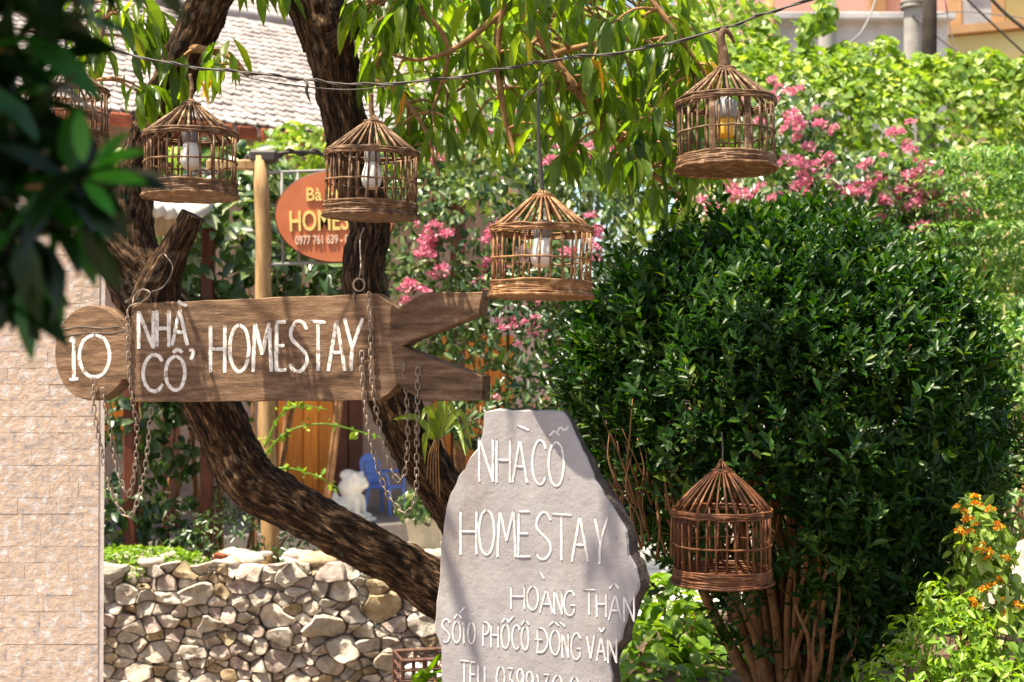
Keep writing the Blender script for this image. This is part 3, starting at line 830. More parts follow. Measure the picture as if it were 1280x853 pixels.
def clip(poly, a, bcoef, c):   # keep a*x+b*y<=c
    out = []
    for i in range(len(poly)):
        p, q_ = poly[i], poly[(i + 1) % len(poly)]
        dp = a * p[0] + bcoef * p[1] - c; dq = a * q_[0] + bcoef * q_[1] - c
        if dp <= 0: out.append(p)
        if dp * dq < 0:
            t_ = dp / (dp - dq); out.append(p + (q_ - p) * t_)
    return out
SM = [M['stone'], M['stone'], M['stone'], M['stone_pink'], M['stone_ochre'], M['stone']]
def stone_obj(poly, cy, parent, depth=0.065, mat=None):
    """rounded rough stone whose front outline is poly (x, z) standing proud of plane cy"""
    P2 = np.array(poly); c = P2.mean(0)
    # resample outline with rounded corners
    N = 16; per = np.vstack([P2, P2[:1]]); seg = np.linalg.norm(np.diff(per, axis=0), axis=1); L = seg.sum()
    if L < 0.1: return
    cum = np.concatenate([[0], np.cumsum(seg)])
    ring = []
    for k_ in range(N):
        s_ = L * k_ / N; j = min(np.searchsorted(cum, s_, 'right') - 1, len(seg) - 1)
        ring.append(per[j] + (per[j + 1] - per[j]) * (s_ - cum[j]) / max(seg[j], 1e-9))
    ring = np.array(ring)
    for _ in range(0): ring = 0.25 * np.roll(ring, 1, 0) + 0.5 * ring + 0.25 * np.roll(ring, -1, 0)
    ring = c + (ring - c) * 1.0
    size = math.sqrt(max(np.abs(np.cross(ring - c, np.roll(ring, -1, 0) - c)).sum() / 2, 1e-5))
    dp = min(depth, 0.5 * size) * R.uniform(0.8, 1.25)
    tilt = R.normal(0, 0.45, 2)
    vs2 = []
    for sc, off in ((0.92, -0.06), (1.0, 0.01), (0.99, dp * 0.62), (0.90, dp * 0.95), (0.5, dp * 1.0)):
        for x, z in ring:
            xx, zz_ = c[0] + (x - c[0]) * sc, c[1] + (z - c[1]) * sc
            nz = noise.noise(Vector((xx * 13, cy * 3, zz_ * 13))) * 0.034 + noise.noise(Vector((xx * 26, cy, zz_ * 26))) * (0.016 if sc > .95 else 0.009)
            o_ = off + (nz + tilt[0] * (xx - c[0]) * .8 + tilt[1] * (zz_ - c[1]) * .8 if off > 0.005 else 0)
            vs2.append((xx, cy - o_, zz_))
    vs2.append((c[0], cy - dp * 1.0 - noise.noise(Vector((c[0] * 20, 0, c[1] * 20))) * 0.015, c[1]))
    fs2 = [(l * N + i, l * N + (i + 1) % N, (l + 1) * N + (i + 1) % N, (l + 1) * N + i) for l in range(4) for i in range(N)]
    fs2 += [(4 * N + i, 4 * N + (i + 1) % N, 5 * N) for i in range(N)]
    fs2.append(tuple(range(N))[::-1])
    m2 = MB(); m2.add(vs2, fs2)
    o = m2.build('stone', mat or SM[R.randint(len(SM))], parent, True)
    o.data.set_sharp_from_angle(angle=math.radians(26))
    return o
for i in range(len(pts)):
    poly = [np.array(q_) for q_ in ((sx0, 0.03), (sx1, 0.03), (sx1, stop + .01), (sx0, stop + .01))]
    poly = [q_ for q_ in poly]
    for j in np.argsort(((pts - pts[i]) ** 2).sum(1))[1:22]:
        d = pts[j] - pts[i]
        w = 0.5 + 0.5 * (rads[i] ** 2 - rads[j] ** 2) / max((d ** 2).sum(), 1e-6)
        w = min(max(w, 0.25), 0.75)
        mid = pts[i] + d * w
        nn = d / np.linalg.norm(d)
        poly = clip(poly, nn[0], nn[1], nn.dot(mid) - 0.0012)
        if len(poly) < 3: break
    if len(poly) >= 3:
        big = []
        for k_ in range(len(poly)):
            for f_ in (0, .5): big.append(poly[k_] * (1 - f_) + poly[(k_ + 1) % len(poly)] * f_)
        poly = [np.array([q_[0] * AX, q_[1]]) for q_ in big]
        poly = [q_ + np.array([.045 * noise.noise(Vector((q_[0] * 9, q_[1] * 9, 1))), .036 * noise.noise(Vector((q_[0] * 9, q_[1] * 9, 7)))]) for q_ in poly]
        # uneven top edge
        poly = [q_ + np.array([0, 0.05 * noise.noise(Vector((q_[0] * 5, 3, 0)))]) if q_[1] > stop - .02 else q_ for q_ in poly]
        stone_obj(poly, SY, swall)
sx0, sx1 = sx0 * AX, sx1 * AX
def boulder(c, r, parent, mat, name='stone'):
    m2 = MB(); ball(m2, (0, 0, 0), r, 9)
    vs2 = []
    for v in m2.v:
        q_ = Vector(v); k_ = 1 + 0.55 * noise.noise(q_ * 14 + Vector(c) * 7)
        vs2.append(Vector(c) + q_ * k_)
    m3 = MB(); m3.add(vs2, m2.f); return m3.build(name, mat, parent)
for k in range(46):      # loose cap stones
    x = R.uniform(sx0 + .1, sx1 - .05); y = SY + R.uniform(0.0, 0.55)
    s = R.uniform(0.03, 0.085)
    boulder((x, y, stop + 0.0 + s * 0.25), (s * R.uniform(1, 1.6), s, s * .55), swall, SM[R.randint(len(SM))])
pb = P(275, 697, 9.1); m_ = MB(); box(m_, (pb.x, 9.1, pb.z), (.075, .08, .05), Matrix.Rotation(.2, 3, 'Y'), .006)
tag(m_.build('brick_piece', M['redtile'], None, False), 'small red brick piece lying on top of the stone wall', 'brick')
R = np.random.RandomState(4)
q = blob_leaves(R, [((P(185, 700, 9.0).x, 9.05, stop + .02), (.30, .14, .075)), ((P(150, 700, 9.0).x, 9.05, stop + .02), (.16, .14, .08)), ((P(228, 712, 9).x, 9.0, stop), (.16, .1, .07)), ((P(175, 722, 9).x, 8.92, stop - .06), (.08, .06, .08))], 2600, 0.03, front=False)
o = stuff(link('moss', leaves_mesh('moss', T_BROAD, *q, M['leaf_lime']))); tag(o, 'bright lime green moss cushion on the stone wall top', 'moss')

# ------------------------------------------------------------------ garden shelter roof, pole with oval sign
gt = thing('tiled_shelter', 'small shelter roof with white tile tops and orange eave board behind the trunk', 'shelter', P(170, 455, 9.8) * 1.0 - Vector((0, 0, CAM_Z)))
ga, gb = P(120, 262, 9.45), P(246, 286, 9.75)
ge = (gb - ga); gl = Vector((ge.x, ge.y, 0)).length; ga_ = math.atan2(ge.y, ge.x)
Rg = Matrix.Rotation(ga_, 3, 'Z') @ Matrix.Rotation(-math.atan2(ge.z, gl) * -1 * -1, 3, 'Y')
gm = (ga + gb) / 2
m_ = MB(); box(m_, gm + Vector((0, 0, -0.03)), (ge.length, 0.05, 0.13), Rg, 0.006); m_.build('eave_board', M['pole'], gt, False)
for k in range(9):
    c = ga + ge * ((k + .5) / 9) + Vector((0, 0, 0.07))
    m_ = MB()
    sl = Vector((0, 0.5, 0.13))
    tube(m_, [c + Vector((0, -.05, 0)), c + sl], [0.055, 0.05], 8); m_.build('roof_tile', M['paving'], gt)
m_ = MB()
m_.add([ga + Vector((0, 0, .045)), gb + Vector((0, 0, .045)), gb + Vector((0, .5, .10)), ga + Vector((0, .5, .10))], [(0, 1, 2, 3)]); m_.build('roof_deck', M['redtile'], gt, False)
for e in (ga + ge * 0.1, ga + ge * 0.9):
    m_ = MB(); box(m_, (e.x + .05, e.y + .45, (e.z + .03) / 2), (.09, .09, e.z + .03), None, .01); m_.build('post', M['darkwood'], gt, False)

PD = 9.75
a = P(326, 196, PD); c = P(342, 700, PD)
pl = thing('wooden_pole', 'peeled log pole rising behind the stone wall and holding the oval sign', 'pole', (c.x, PD, 0))
m_ = MB(); pts_ = [(c.x + (a.x - c.x) * k / 14 + 0.008 * math.sin(k * 1.7), PD, a.z * k / 14) for k in range(15)]
tube(m_, pts_, [0.066 - 0.012 * k / 14 for k in range(15)], 12, bump=.06, bfreq=6); m_.build('shaft', M['pole'], pl)
m_ = MB(); box(m_, (a.x + .02, PD, a.z + .0), (.20, .1, .09), None, .02); m_.build('cable_clamp', M['wire'], pl, False)
m_ = MB(); b_ = P(312, 208, PD); box(m_, (b_.x - .12, PD - .02, P(310, 207, PD).z), (.34, .05, .07), None, .01); m_.build('crossarm', M['pole'], pl, False)
br = thing('sign_bracket', 'grey steel bracket frame holding the oval sign to the log pole', 'bracket', P(352, 330, PD))
m_ = MB()
for (p0, p1) in (((333, 216), (460, 212)), ((352, 214), (354, 330)), ((336, 331), (460, 326)), ((372, 214), (374, 330))):
    tube(m_, [P(*p0, PD - .02), P(*p1, PD - .02)], 0.012, 6)
m_.build('frame', M['steel'], br)
oc = P(418, 271, PD - .08); orx, orz = 73 * MPX(PD), 56 * MPX(PD)
osg = thing('oval_sign', 'oval terracotta homestay signboard with yellow lettering behind the hanging cage', 'sign', oc)
an = math.radians(3)
ring = [(oc.x + orx * math.cos(t_) * math.cos(an) + orz * math.sin(t_) * math.sin(an), oc.y, oc.z + orz * math.sin(t_) * math.cos(an) - orx * math.cos(t_) * math.sin(an)) for t_ in np.linspace(0, 2 * math.pi, 49)[:-1]]
m_ = MB(); prism(m_, ring, [(x, y + .035, z) for x, y, z in ring]); m_.build('panel', M['signred'], osg, False)
m_ = MB(); tube(m_, [(x, y + .017, z) for x, y, z in ring], 0.011, 6, closed=True); m_.build('rim', M['darkwood'], osg)
def text_part(txt, pos, h, mat, parent, rotz=0.0, slant=0.0, wide=1.0, depth=0.003, bold=0.0):
    cu = bpy.data.curves.new('lettering', 'FONT'); cu.body = txt; cu.size = h; cu.extrude = depth; cu.align_x = 'LEFT'; cu.offset = bold
    cu.resolution_u = 3
    tmp = bpy.data.objects.new('tmp', cu); COL.objects.link(tmp)
    dg = bpy.context.evaluated_depsgraph_get(); me = bpy.data.meshes.new_from_object(tmp.evaluated_get(dg))
    bpy.data.objects.remove(tmp)
    me.materials.clear(); me.materials.append(mat); me.name = 'lettering'
    o = link('lettering', me, parent)
    o.matrix_basis = Matrix.Translation(pos) @ Matrix.Rotation(slant, 4, 'Y') @ Matrix.Rotation(math.pi / 2, 4, 'X') @ Matrix.Diagonal((wide, 1, 1, 1))
    return o
f_ = PD - .08 - .006
text_part('Bà Hà', P(382, 251, f_), 0.125, M['signyellow'], osg, slant=-0.02, wide=0.9, bold=.002)
text_part('HOMESTAY', P(361, 289, f_), 0.195, M['signyellow'], osg, slant=-0.03, wide=0.64, bold=.003)
text_part('0977 761 639 - 0942', P(369, 306, f_), 0.085, M['signpale'], osg, slant=-0.03, wide=0.62, bold=.001)
cable('service_cable', 'black bundled cable running left from the log pole top behind the cages', [(60, 262, 12), (180, 232, 10.8), (270, 212, 10), (322, 196, PD)], 0.016, strands=3)
cable('service_cable', 'black cable running right from the log pole top into the foliage', [(326, 196, PD), (380, 190, 9.9), (450, 200, 10.4), (540, 190, 11)], 0.014, strands=2)

# ------------------------------------------------------------------ the leaning tree
TD = 6.15
tree = thing('leaning_tree', 'leaning rough-barked tree with two crooked trunks and long drooping leaves', 'tree', Vector((P(575, 790, 6.3).x, 6.3, 0)))
def limb(pts, n=40, sides=18, bump=.20, mat='bark', name='limb', parent=tree, rpx=True, bf=13):
    A = []
    for (px, py, D, r) in pts:
        p = P(px, py, D); A.append((p.x, p.y, p.z, r * MPX(D)))
    big = mat == 'bark'
    if big: n, sides = int(n * 2.0), 40
    S = cr(A, n); m2 = MB(); gr = [] if big else None
    tube(m2, S[:, :3], np.maximum(S[:, 3], 0.0015), sides, bump=bump * (0.6 if big else 1), bfreq=bf, grow=gr)
    o = m2.build(name, M[mat], parent)
    if big:
        at = o.data.attributes.new('growth', 'FLOAT_VECTOR', 'POINT')
        at.data.foreach_set('vector', np.array([tuple(v) for v in gr], dtype=np.float32).ravel())
    return o
base = Vector((P(575, 790, 6.3).x, 6.3, 0))
zpy = 455 + CAM_Z / MPX(6.3)
limb([(655, zpy + 20, 6.3, 75), (655, 1000, 6.3, 60), (645, 870, 6.3, 50), (610, 785, 6.28, 40), (548, 738, 6.25, 33), (500, 706, 6.22, 30), (455, 682, 6.2, 29), (370, 636, 6.2, 31), (314, 600, 6.2, 34), (284, 550, 6.2, 34),
      (262, 500, 6.2, 35), (232, 440, 6.2, 36), (198, 388, 6.2, 39), (175, 350, 6.2, 40), (166, 300, 6.2, 29), (167, 235, 6.2, 26), (193, 155, 6.15, 26), (224, 90, 6.1, 27), (252, 25, 6.05, 27), (285, -60, 6.0, 26), (310, -200, 5.9, 22), (330, -420, 5.8, 14)], 150, 22, name='trunk')
limb([(640, 860, 6.3, 40), (612, 740, 6.35, 32), (576, 650, 6.35, 27), (543, 598, 6.35, 29), (514, 550, 6.3, 31), (486, 485, 6.3, 32), (464, 410, 6.25, 30), (455, 335, 6.2, 27), (461, 280, 6.2, 26), (442, 205, 6.2, 30), (427, 130, 6.2, 28), (414, 60, 6.2, 31),
      (398, 5, 6.2, 32), (372, -70, 6.2, 28), (380, -220, 6.1, 22), (420, -450, 6.0, 12)], 110, 22, name='trunk')
limb([(185, 375, 6.15, 36), (150, 330, 6.1, 27), (118, 292, 6.05, 22), (92, 258, 6.0, 20), (55, 205, 6.0, 17), (10, 120, 6.0, 13), (-30, 0, 6, 9)], 46)
limb([(188, 385, 6.1, 34), (205, 340, 6.05, 24), (222, 305, 6.0, 18), (240, 268, 5.98, 14)], 24)
limb([(398, 60, 6.2, 20), (380, 10, 6.15, 20), (350, -40, 6.1, 16), (300, -150, 6, 10)], 24)
limb([(420, 55, 6.1, 16), (436, 38, 5.98, 13), (446, 26, 5.92, 9)], 10)
BR = []
def branch(pts, n=30):
    limb(pts, n, 8, .08, 'branch', 'branch', bf=20)
    A = cr([tuple(P(px, py, D)) for (px, py, D, r) in pts], n)
    BR.append(A)
branch([(375, -90, 6.2, 16), (480, -170, 6.1, 13), (590, -110, 6.0, 10), (652, -10, 5.9, 8), (690, 70, 5.85, 7), (735, 130, 5.8, 5.5), (790, 195, 5.75, 4), (850, 245, 5.7, 2.5)], 50)
branch([(590, -110, 6.0, 8), (628, -20, 6.0, 6), (622, 50, 6.0, 5), (628, 130, 6.0, 4), (645, 200, 5.95, 2.5)])
branch([(622, 20, 6.0, 5), (570, 60, 5.95, 3.5), (520, 75, 5.9, 2.5), (470, 60, 5.9, 2)])
branch([(690, 70, 5.85, 5), (720, 60, 5.8, 4), (800, 50, 5.7, 3), (870, 90, 5.6, 2)])
branch([(480, -170, 6.1, 9), (640, -140, 5.9, 7), (760, -60, 5.7, 5), (830, 20, 5.6, 4), (880, 90, 5.6, 2)])
branch([(285, -60, 6.0, 10), (220, -80, 5.9, 8), (150, -20, 5.85, 5), (125, 50, 5.8, 3), (120, 100, 5.8, 2)])
branch([(240, 60, 6.0, 6), (285, 70, 5.9, 4), (310, 95, 5.85, 2.5)])
branch([(420, 40, 6.2, 8), (470, 0, 6.1, 6), (520, 10, 6.0, 4), (560, 60, 6.0, 3), (540, 140, 5.9, 2)])
branch([(445, 100, 6.2, 6), (490, 110, 6.1, 4), (530, 160, 6.0, 3), (548, 220, 5.9, 2)])
branch([(760, -60, 5.7, 5), (700, 10, 6.6, 4), (660, 60, 6.7, 3), (560, 120, 6.8, 2)])
branch([(380, -220, 6.1, 12), (460, -330, 5.6, 9), (560, -400, 5.0, 6), (700, -420, 4.6, 3)])
branch([(330, -420, 5.8, 10), (300, -600, 5.4, 8), (350, -700, 4.9, 5), (480, -760, 4.4, 3)])
branch([(310, -200, 5.9, 10), (200, -330, 5.5, 8), (80, -420, 5.1, 5), (-40, -450, 4.7, 3)])
BRP = np.vstack(BR)
R = np.random.RandomState(21)
# leaf tufts: (photo ellipse cx, cy, rx, ry, D range, count)
zones = [(530, 50, 90, 80, 5.6, 6.9, 30), (600, 120, 80, 70, 5.7, 6.9, 18), (700, 50, 120, 70, 5.3, 6.9, 34), (800, 120, 95, 100, 5.4, 6.8, 38), (720, 160, 85, 75, 5.4, 6.8, 24), (850, 205, 60, 55, 5.5, 6.6, 24),
         (515, 150, 30, 50, 5.7, 6.3, 6), (840, 30, 60, 60, 5.4, 6.4, 14), (640, -10, 200, 20, 5.5, 7, 18), (135, 30, 65, 45, 5.6, 6.2, 14), (200, 85, 40, 45, 5.7, 6.0, 5), (275, 85, 22, 22, 5.6, 5.95, 4),
         (330, -30, 60, 18, 5.6, 6.2, 5), (460, 20, 30, 40, 5.7, 6.3, 7),
         # the rest of the crown, over the top of the picture
         (560, -210, 380, 90, 4.9, 7.0, 30), (180, -180, 200, 80, 5.0, 6.6, 16), (350, -430, 520, 180, 4.4, 6.8, 62), (750, -330, 220, 130, 4.6, 6.5, 16), (250, -700, 420, 180, 3.9, 6.2, 42)]
tw = MB(); pos, drs, nrm, scl, inview = [], [], [], [], []
for (cx, cy, rx, ry, d0, d1, k) in zones:
    for _ in range(k):
        a_ = R.uniform(0, 2 * math.pi); rr = math.sqrt(R.uniform())
        px, py = cx + rx * rr * math.cos(a_), cy + ry * rr * math.sin(a_)
        p = np.array(P(px, py, R.uniform(d0, d1)))
        j = np.argmin(((BRP - p) ** 2).sum(1) + np.where(BRP[:, 2] < p[2], 0.3, 0))
        b0 = BRP[j]
        if np.linalg.norm(b0 - p) < 2.0:
            mid = (b0 + p) / 2 + np.array([0, 0, 0.12 * np.linalg.norm(b0 - p)])
            tube(tw, cr([b0, mid, p], 7), [0.0085, 0.0075, 0.0065, 0.0055, 0.0045, 0.0035, 0.0025], 5)
        g = norm_rows((p - b0)[None])[0] * 0.4 + np.array([0, 0, -0.6])
        n_ = R.randint(4, 8)
        for i in range(n_):
            th = i * 2.4 + R.uniform(-.4, .4)
            out = np.array([math.cos(th), math.sin(th), 0])
            d = g * 0.7 + out * R.uniform(0.3, 0.85) + np.array([0, 0, R.uniform(-0.75, 0.05)])
            pos.append(p + R.normal(0, 0.02, 3) - g * 0.1 * i / n_); drs.append(d)
            nn = np.array([0, 0, 1.0]) + out * 0.9 + R.normal(0, 0.35, 3)
            nrm.append(nn); scl.append(R.uniform(0.12, 0.19) if cy > -40 else R.uniform(.15, .21)); inview.append(cy > -30 and 0 < px < 1000 and py > 0)
stuff(tw.build('twigs', M['branch'], tree))
pos, drs, nrm, scl, inview = map(np.array, (pos, drs, nrm, scl, inview))
order = np.argsort(np.where(inview, 0, 100) + pos[:, 1] / scl / 30)
near = order[:300]; far = order[300:]
LEAFV = []
for k in range(6):
    tpl = leaf_tpl([(0.15, 0.07 + .006 * (k % 3)), (0.38, 0.135 + 0.015 * (k % 3)), (0.66, 0.115 + .01 * (k % 2)), (0.87, 0.05)], 0.3 + 0.08 * (k % 3), 0.1 + 0.09 * k)
    LEAFV.append((tpl, leaves_mesh('leaf', tpl, np.zeros((1, 3)), np.array([[0, 1., 0]]), np.array([[0, 0, 1.]]), [1.0], M['leaf_tree'])))
def leaf_obj(me, p, d, n_, s, parent, name='leaf'):
    d = Vector(d).normalized(); sd = d.cross(Vector(n_)).normalized(); z = sd.cross(d)
    o = link(name, me, parent)
    o.matrix_basis = Matrix.Translation(Vector(p)) @ Matrix((sd, d, z)).transposed().to_4x4() @ Matrix.Diagonal((s, s, s, 1))
    return o
for i in near:
    leaf_obj(LEAFV[RND.randrange(6)][1], pos[i], drs[i], nrm[i], scl[i], tree)
stuff(link('crown', leaves_mesh('crown', T_LANCE, pos[far], drs[far], nrm[far], scl[far], M['leaf_tree']), tree))

# strap-leaved plant growing on the trunk
ep = thing('strap_leaf_plant', 'strap-leaved green plant growing on the trunk beside the stone slab', 'plant', P(548, 548, 6.0))
for k, (x1, y1, x2, y2) in enumerate([(535, 510, 525, 530), (552, 500, 556, 520), (575, 515, 590, 562), (570, 530, 582, 570), (540, 525, 528, 560), (560, 508, 572, 522), (545, 515, 540, 505), (520, 522, 492, 524), (532, 545, 531, 580)]):
    m2 = MB(); c_ = cr([tuple(P(546, 548, 6.0)), tuple(P(x1, y1, 5.95 + .03 * (k % 4))), tuple(P(x2, y2, 5.9 + .05 * (k % 3)))], 9)
    w = [0.010, .013, .015, .015, .014, .012, .009, .005, .001]
    side = Vector((0.5, -0.5, 0.55)).normalized()
    vs2 = []
    for i in range(9):
        t_ = Vector(c_[min(i + 1, 8)] - c_[max(i - 1, 0)]).normalized(); s_ = t_.cross(Vector((0.2 * (k % 3 - 1), -1, 0.3))).normalized()
        vs2 += [Vector(c_[i]) - s_ * w[i], Vector(c_[i]) + Vector((0, .004, -.004)), Vector(c_[i]) + s_ * w[i]]
    m2.add(vs2, [f for i in range(8) for f in ((3 * i, 3 * i + 1, 3 * i + 4, 3 * i + 3), (3 * i + 1, 3 * i + 2, 3 * i + 5, 3 * i + 4))])
    m2.build('leaf', M['leaf_var'], ep)
m2 = MB()
for k in range(5):
    tube(m2, cr([tuple(P(545 + k, 548, 6.0)), tuple(P(536 + 3 * k, 570, 6.0)), tuple(P(534 + 4 * k, 600 + 6 * k, 6.02))], 8), 0.003, 4)
m2.build('roots', M['branch'], ep)

# ------------------------------------------------------------------ hanging fish-shaped board
sp0 = P(605, 430, 5.15); sp1 = P(70, 430, 5.75)
sdir = (sp0 - sp1); sdir.z = 0; sdir.normalize()
SN = Vector((sdir.y, -sdir.x, 0)).normalized()          # towards the viewer
if SN.y > 0: SN = -SN
def SB(px, py, off=0.0): return PPL(px, py, sp0, SN) + SN * off
sign = thing('hanging_board', 'long weathered wooden board cut like a fish, lettered in white, hung between trunks', 'sign', SB(340, 502) - SN * .03)
out = []
for t_ in np.linspace(math.radians(33), math.radians(326), 30):    # round head
    out.append((115 + 46 * math.cos(t_), 441 - 60 * math.sin(t_)))
head = out[:]
bodyo = [(158, 474), (166, 490), (165, 503), (300, 502), (474, 501), (486, 492), (498, 481), (512, 492), (530, 502), (603, 501), (604, 471), (560, 455), (512, 437), (503, 433), (520, 424), (560, 409), (600, 393), (604, 365), (530, 366), (512, 377), (497, 387), (484, 377), (470, 367), (300, 374), (172, 380), (165, 384), (163, 400), (158, 412)]
outl = head + bodyo
def smooth_noise(px, py, a_=1.0): return (px + a_ * noise.noise(Vector((px * .03, py * .03, 1))), py + a_ * noise.noise(Vector((px * .03, py * .03, 5))))
dens = []
for i in range(len(outl)):
    p, q_ = np.array(outl[i]), np.array(outl[(i + 1) % len(outl)])
    k = max(1, int(np.linalg.norm(q_ - p) / 14))
    for j in range(k): dens.append(smooth_noise(*(p + (q_ - p) * j / k), 1.6))
TH_ = 0.075
fr = [SB(*p) for p in dens]
cen = [SB(340, 440)]
m_ = MB()
n_ = len(fr)
# bevelled front edge: front ring inset a little by pixel-space normal
bev = []
for i in range(n_):
    p, q_ = np.array(dens[i - 1]), np.array(dens[(i + 1) % n_]); t_ = q_ - p; t_ = t_ / max(np.linalg.norm(t_), 1e-6)
    inn = np.array([t_[1], -t_[0]])
    bev.append(np.array(dens[i]) + inn * 1.0)
fr2 = [SB(*p, 0.004) for p in bev]
bk = [p - SN * TH_ for p in fr]
m_.v = [tuple(p) for p in fr2 + fr + bk]
m_.f = [tuple(range(n_)), tuple(range(3 * n_ - 1, 2 * n_ - 1, -1))] + [(i, i + n_, (i + 1) % n_ + n_, (i + 1) % n_) for i in range(n_)] + [(i + n_, i + 2 * n_, (i + 1) % n_ + 2 * n_, (i + 1) % n_ + n_) for i in range(n_)]
bo = m_.build('board', M['board'], sign, False)
me = bo.data
import bmesh
bm = bmesh.new(); bm.from_mesh(me); bmesh.ops.recalc_face_normals(bm, faces=bm.faces); bmesh.ops.triangulate(bm, faces=[f for f in bm.faces if len(f.verts) > 4]); bm.to_mesh(me); bm.free()
# cracks across the head
m_ = MB()
for pts_ in ([(72, 424), (90, 419), (115, 416), (140, 417), (159, 412)], [(78, 412), (100, 409), (130, 411), (150, 408)]):
    tube(m_, [SB(*smooth_noise(*p, 3), 0.0035) for p in cr(pts_, 16)], [0.0015 + 0.002 * RND.random() for _ in range(16)], 4)
m_.build('crack', M['wire'], sign, False)

# hand lettering as brush strokes
FONT = {
 'N': [[(0, 1), (0.02, 0)], [(0.02, .97), (.95, .03)], [(.97, 1), (.96, 0)]],
 'H': [[(0, 1), (0, 0)], [(1, 1), (.98, 0)], [(0.02, .5), (.97, .5)]],
 'A': [[(0, 0), (.5, 1)], [(.5, 1), (1, 0)], [(.2, .36), (.8, .36)]],
 'C': [[(.95, .82), (.8, .96), (.5, 1), (.2, .86), (.02, .5), (.18, .14), (.5, 0), (.8, .05), (.97, .2)]],
 'O': [[(.5, 1), (.15, .85), (0, .5), (.15, .14), (.5, 0), (.85, .14), (1, .5), (.85, .86), (.5, 1)]],
 'M': [[(0, 0), (.12, 1)], [(.12, 1), (.5, .35)], [(.5, .35), (.88, 1)], [(.88, 1), (1, 0)]],
 'E': [[(.05, 1), (0, 0)], [(.03, 1), (.95, 1)], [(.03, .52), (.8, .52)], [(0, .01), (1, .02)]],
 'S': [[(.92, .84), (.72, .98), (.4, .99), (.12, .84), (.12, .66), (.45, .52), (.85, .36), (.92, .17), (.65, .01), (.3, .0), (.02, .14)]],
 'T': [[(0, 1), (1, .98)], [(.5, .98), (.5, 0)]],
 'Y': [[(0, 1), (.45, .42)], [(1, 1), (.45, .42), (.38, 0)]],
 'G': [[(.92, .82), (.72, .98), (.42, .98), (.12, .8), (.02, .45), (.2, .1), (.55, 0), (.9, .14), (.95, .4)], [(.55, .42), (1, .42)]],
 'P': [[(.05, 1), (0, 0)], [(.05, 1), (.6, .98), (.95, .82), (.9, .6), (.5, .47), (.04, .46)]],
 'D': [[(.1, 1), (.08, 0)], [(.08, 1), (.6, .95), (.98, .62), (.95, .3), (.6, .04), (.08, 0)], [(-.15, .52), (.5, .52)]],
 'V': [[(0, 1), (.5, 0)], [(.5, 0), (1, 1)]],
 'L': [[(0, 1), (0, 0)], [(0, 0), (1, 0)]],
 '1': [[(.15, .88), (.5, 1)], [(.5, 1), (.52, 0)], [(.05, 0), (1, .02)]],
 'i': [[(.1, .85), (.5, 1)], [(.5, 1), (.5, 0)]],
 '3': [[(.05, .98), (.9, .98)], [(.9, .98), (.4, .58), (.85, .45), (.95, .2), (.6, 0), (.05, .08)]],
 '9': [[(.9, .75), (.6, 1), (.2, .95), (.05, .7), (.3, .48), (.7, .5), (.92, .75), (.85, .3), (.5, 0)]],
 '2': [[(.05, .8), (.3, 1), (.75, .97), (.92, .75), (.6, .4), (.02, .02)], [(.02, .02), (1, .02)]],
 '8': [[(.5, 1), (.15, .85), (.2, .62), (.5, .52), (.9, .3), (.75, .04), (.5, 0), (.2, .06), (.08, .3), (.5, .52), (.82, .64), (.85, .86), (.5, 1)]],
 '6': [[(.8, .98), (.3, .7), (.05, .3), (.3, .02), (.7, .02), (.95, .25), (.7, .48), (.3, .44), (.08, .28)]],
 '`': [[(0, 1), (1, 0)]], "'": [[(0, 0), (1, 1)]], '^': [[(0, 0), (.5, 1)], [(.5, 1), (1, 0)]], 'u': [[(0, 1), (.5, 0)], [(.5, 0), (1, 1)]],
 '?': [[(0, 1), (.9, .95), (.85, .55), (.3, 0)]], '~': [[(0, .2), (.25, .9), (.6, .4), (1, 1)]],
}
def letters(spec, proj, width, mat, parent, jit=0.7):
    for (ch, x0, y0, x1, y1) in spec:       # x0,y0: upper left; x1,y1: lower right in the photo
        m2 = MB()
        for si, st in enumerate(FONT[ch]):
            pts2 = [(x0 + (x1 - x0) * u, y1 + (y0 - y1) * v) for u, v in st]
            L = sum(math.hypot(pts2[i + 1][0] - pts2[i][0], pts2[i + 1][1] - pts2[i][1]) for i in range(len(pts2) - 1))
            k = max(4, int(L / 3.5))
            S = cr(pts2, k)
            vs2, wv = [], []
            for i in range(k):
                t_ = S[min(i + 1, k - 1)] - S[max(i - 1, 0)]; t_ = t_ / max(np.linalg.norm(t_), 1e-6); nn = np.array([-t_[1], t_[0]])
                w = width * (1 + .22 * noise.noise(Vector((S[i][0] * .2, S[i][1] * .2, si)))) * (0.8 if i in (0, k - 1) else 1)
                q0 = S[i] + jit * 0.5 * np.array([noise.noise(Vector((x0, i * .3, si))), noise.noise(Vector((x0, i * .3, si + 9)))])
                vs2 += [proj(*(q0 - nn * w), 0.0008), proj(*(q0 - nn * w * .5), 0.0016 + .0003 * si), proj(*(q0 + nn * w * .5), 0.0016 + .0003 * si), proj(*(q0 + nn * w), 0.0008)]
            m2.add(vs2, [(4 * i + j, 4 * i + j + 1, 4 * i + j + 5, 4 * i + j + 4) for i in range(k - 1) for j in range(3)] + [(0, 1, 2, 3), tuple(4 * (k - 1) + j for j in (3, 2, 1, 0))])
        m2.build('letter', mat, parent, True)
SBL = lambda x, y, o_: SB(x, y, 0.004 + o_)
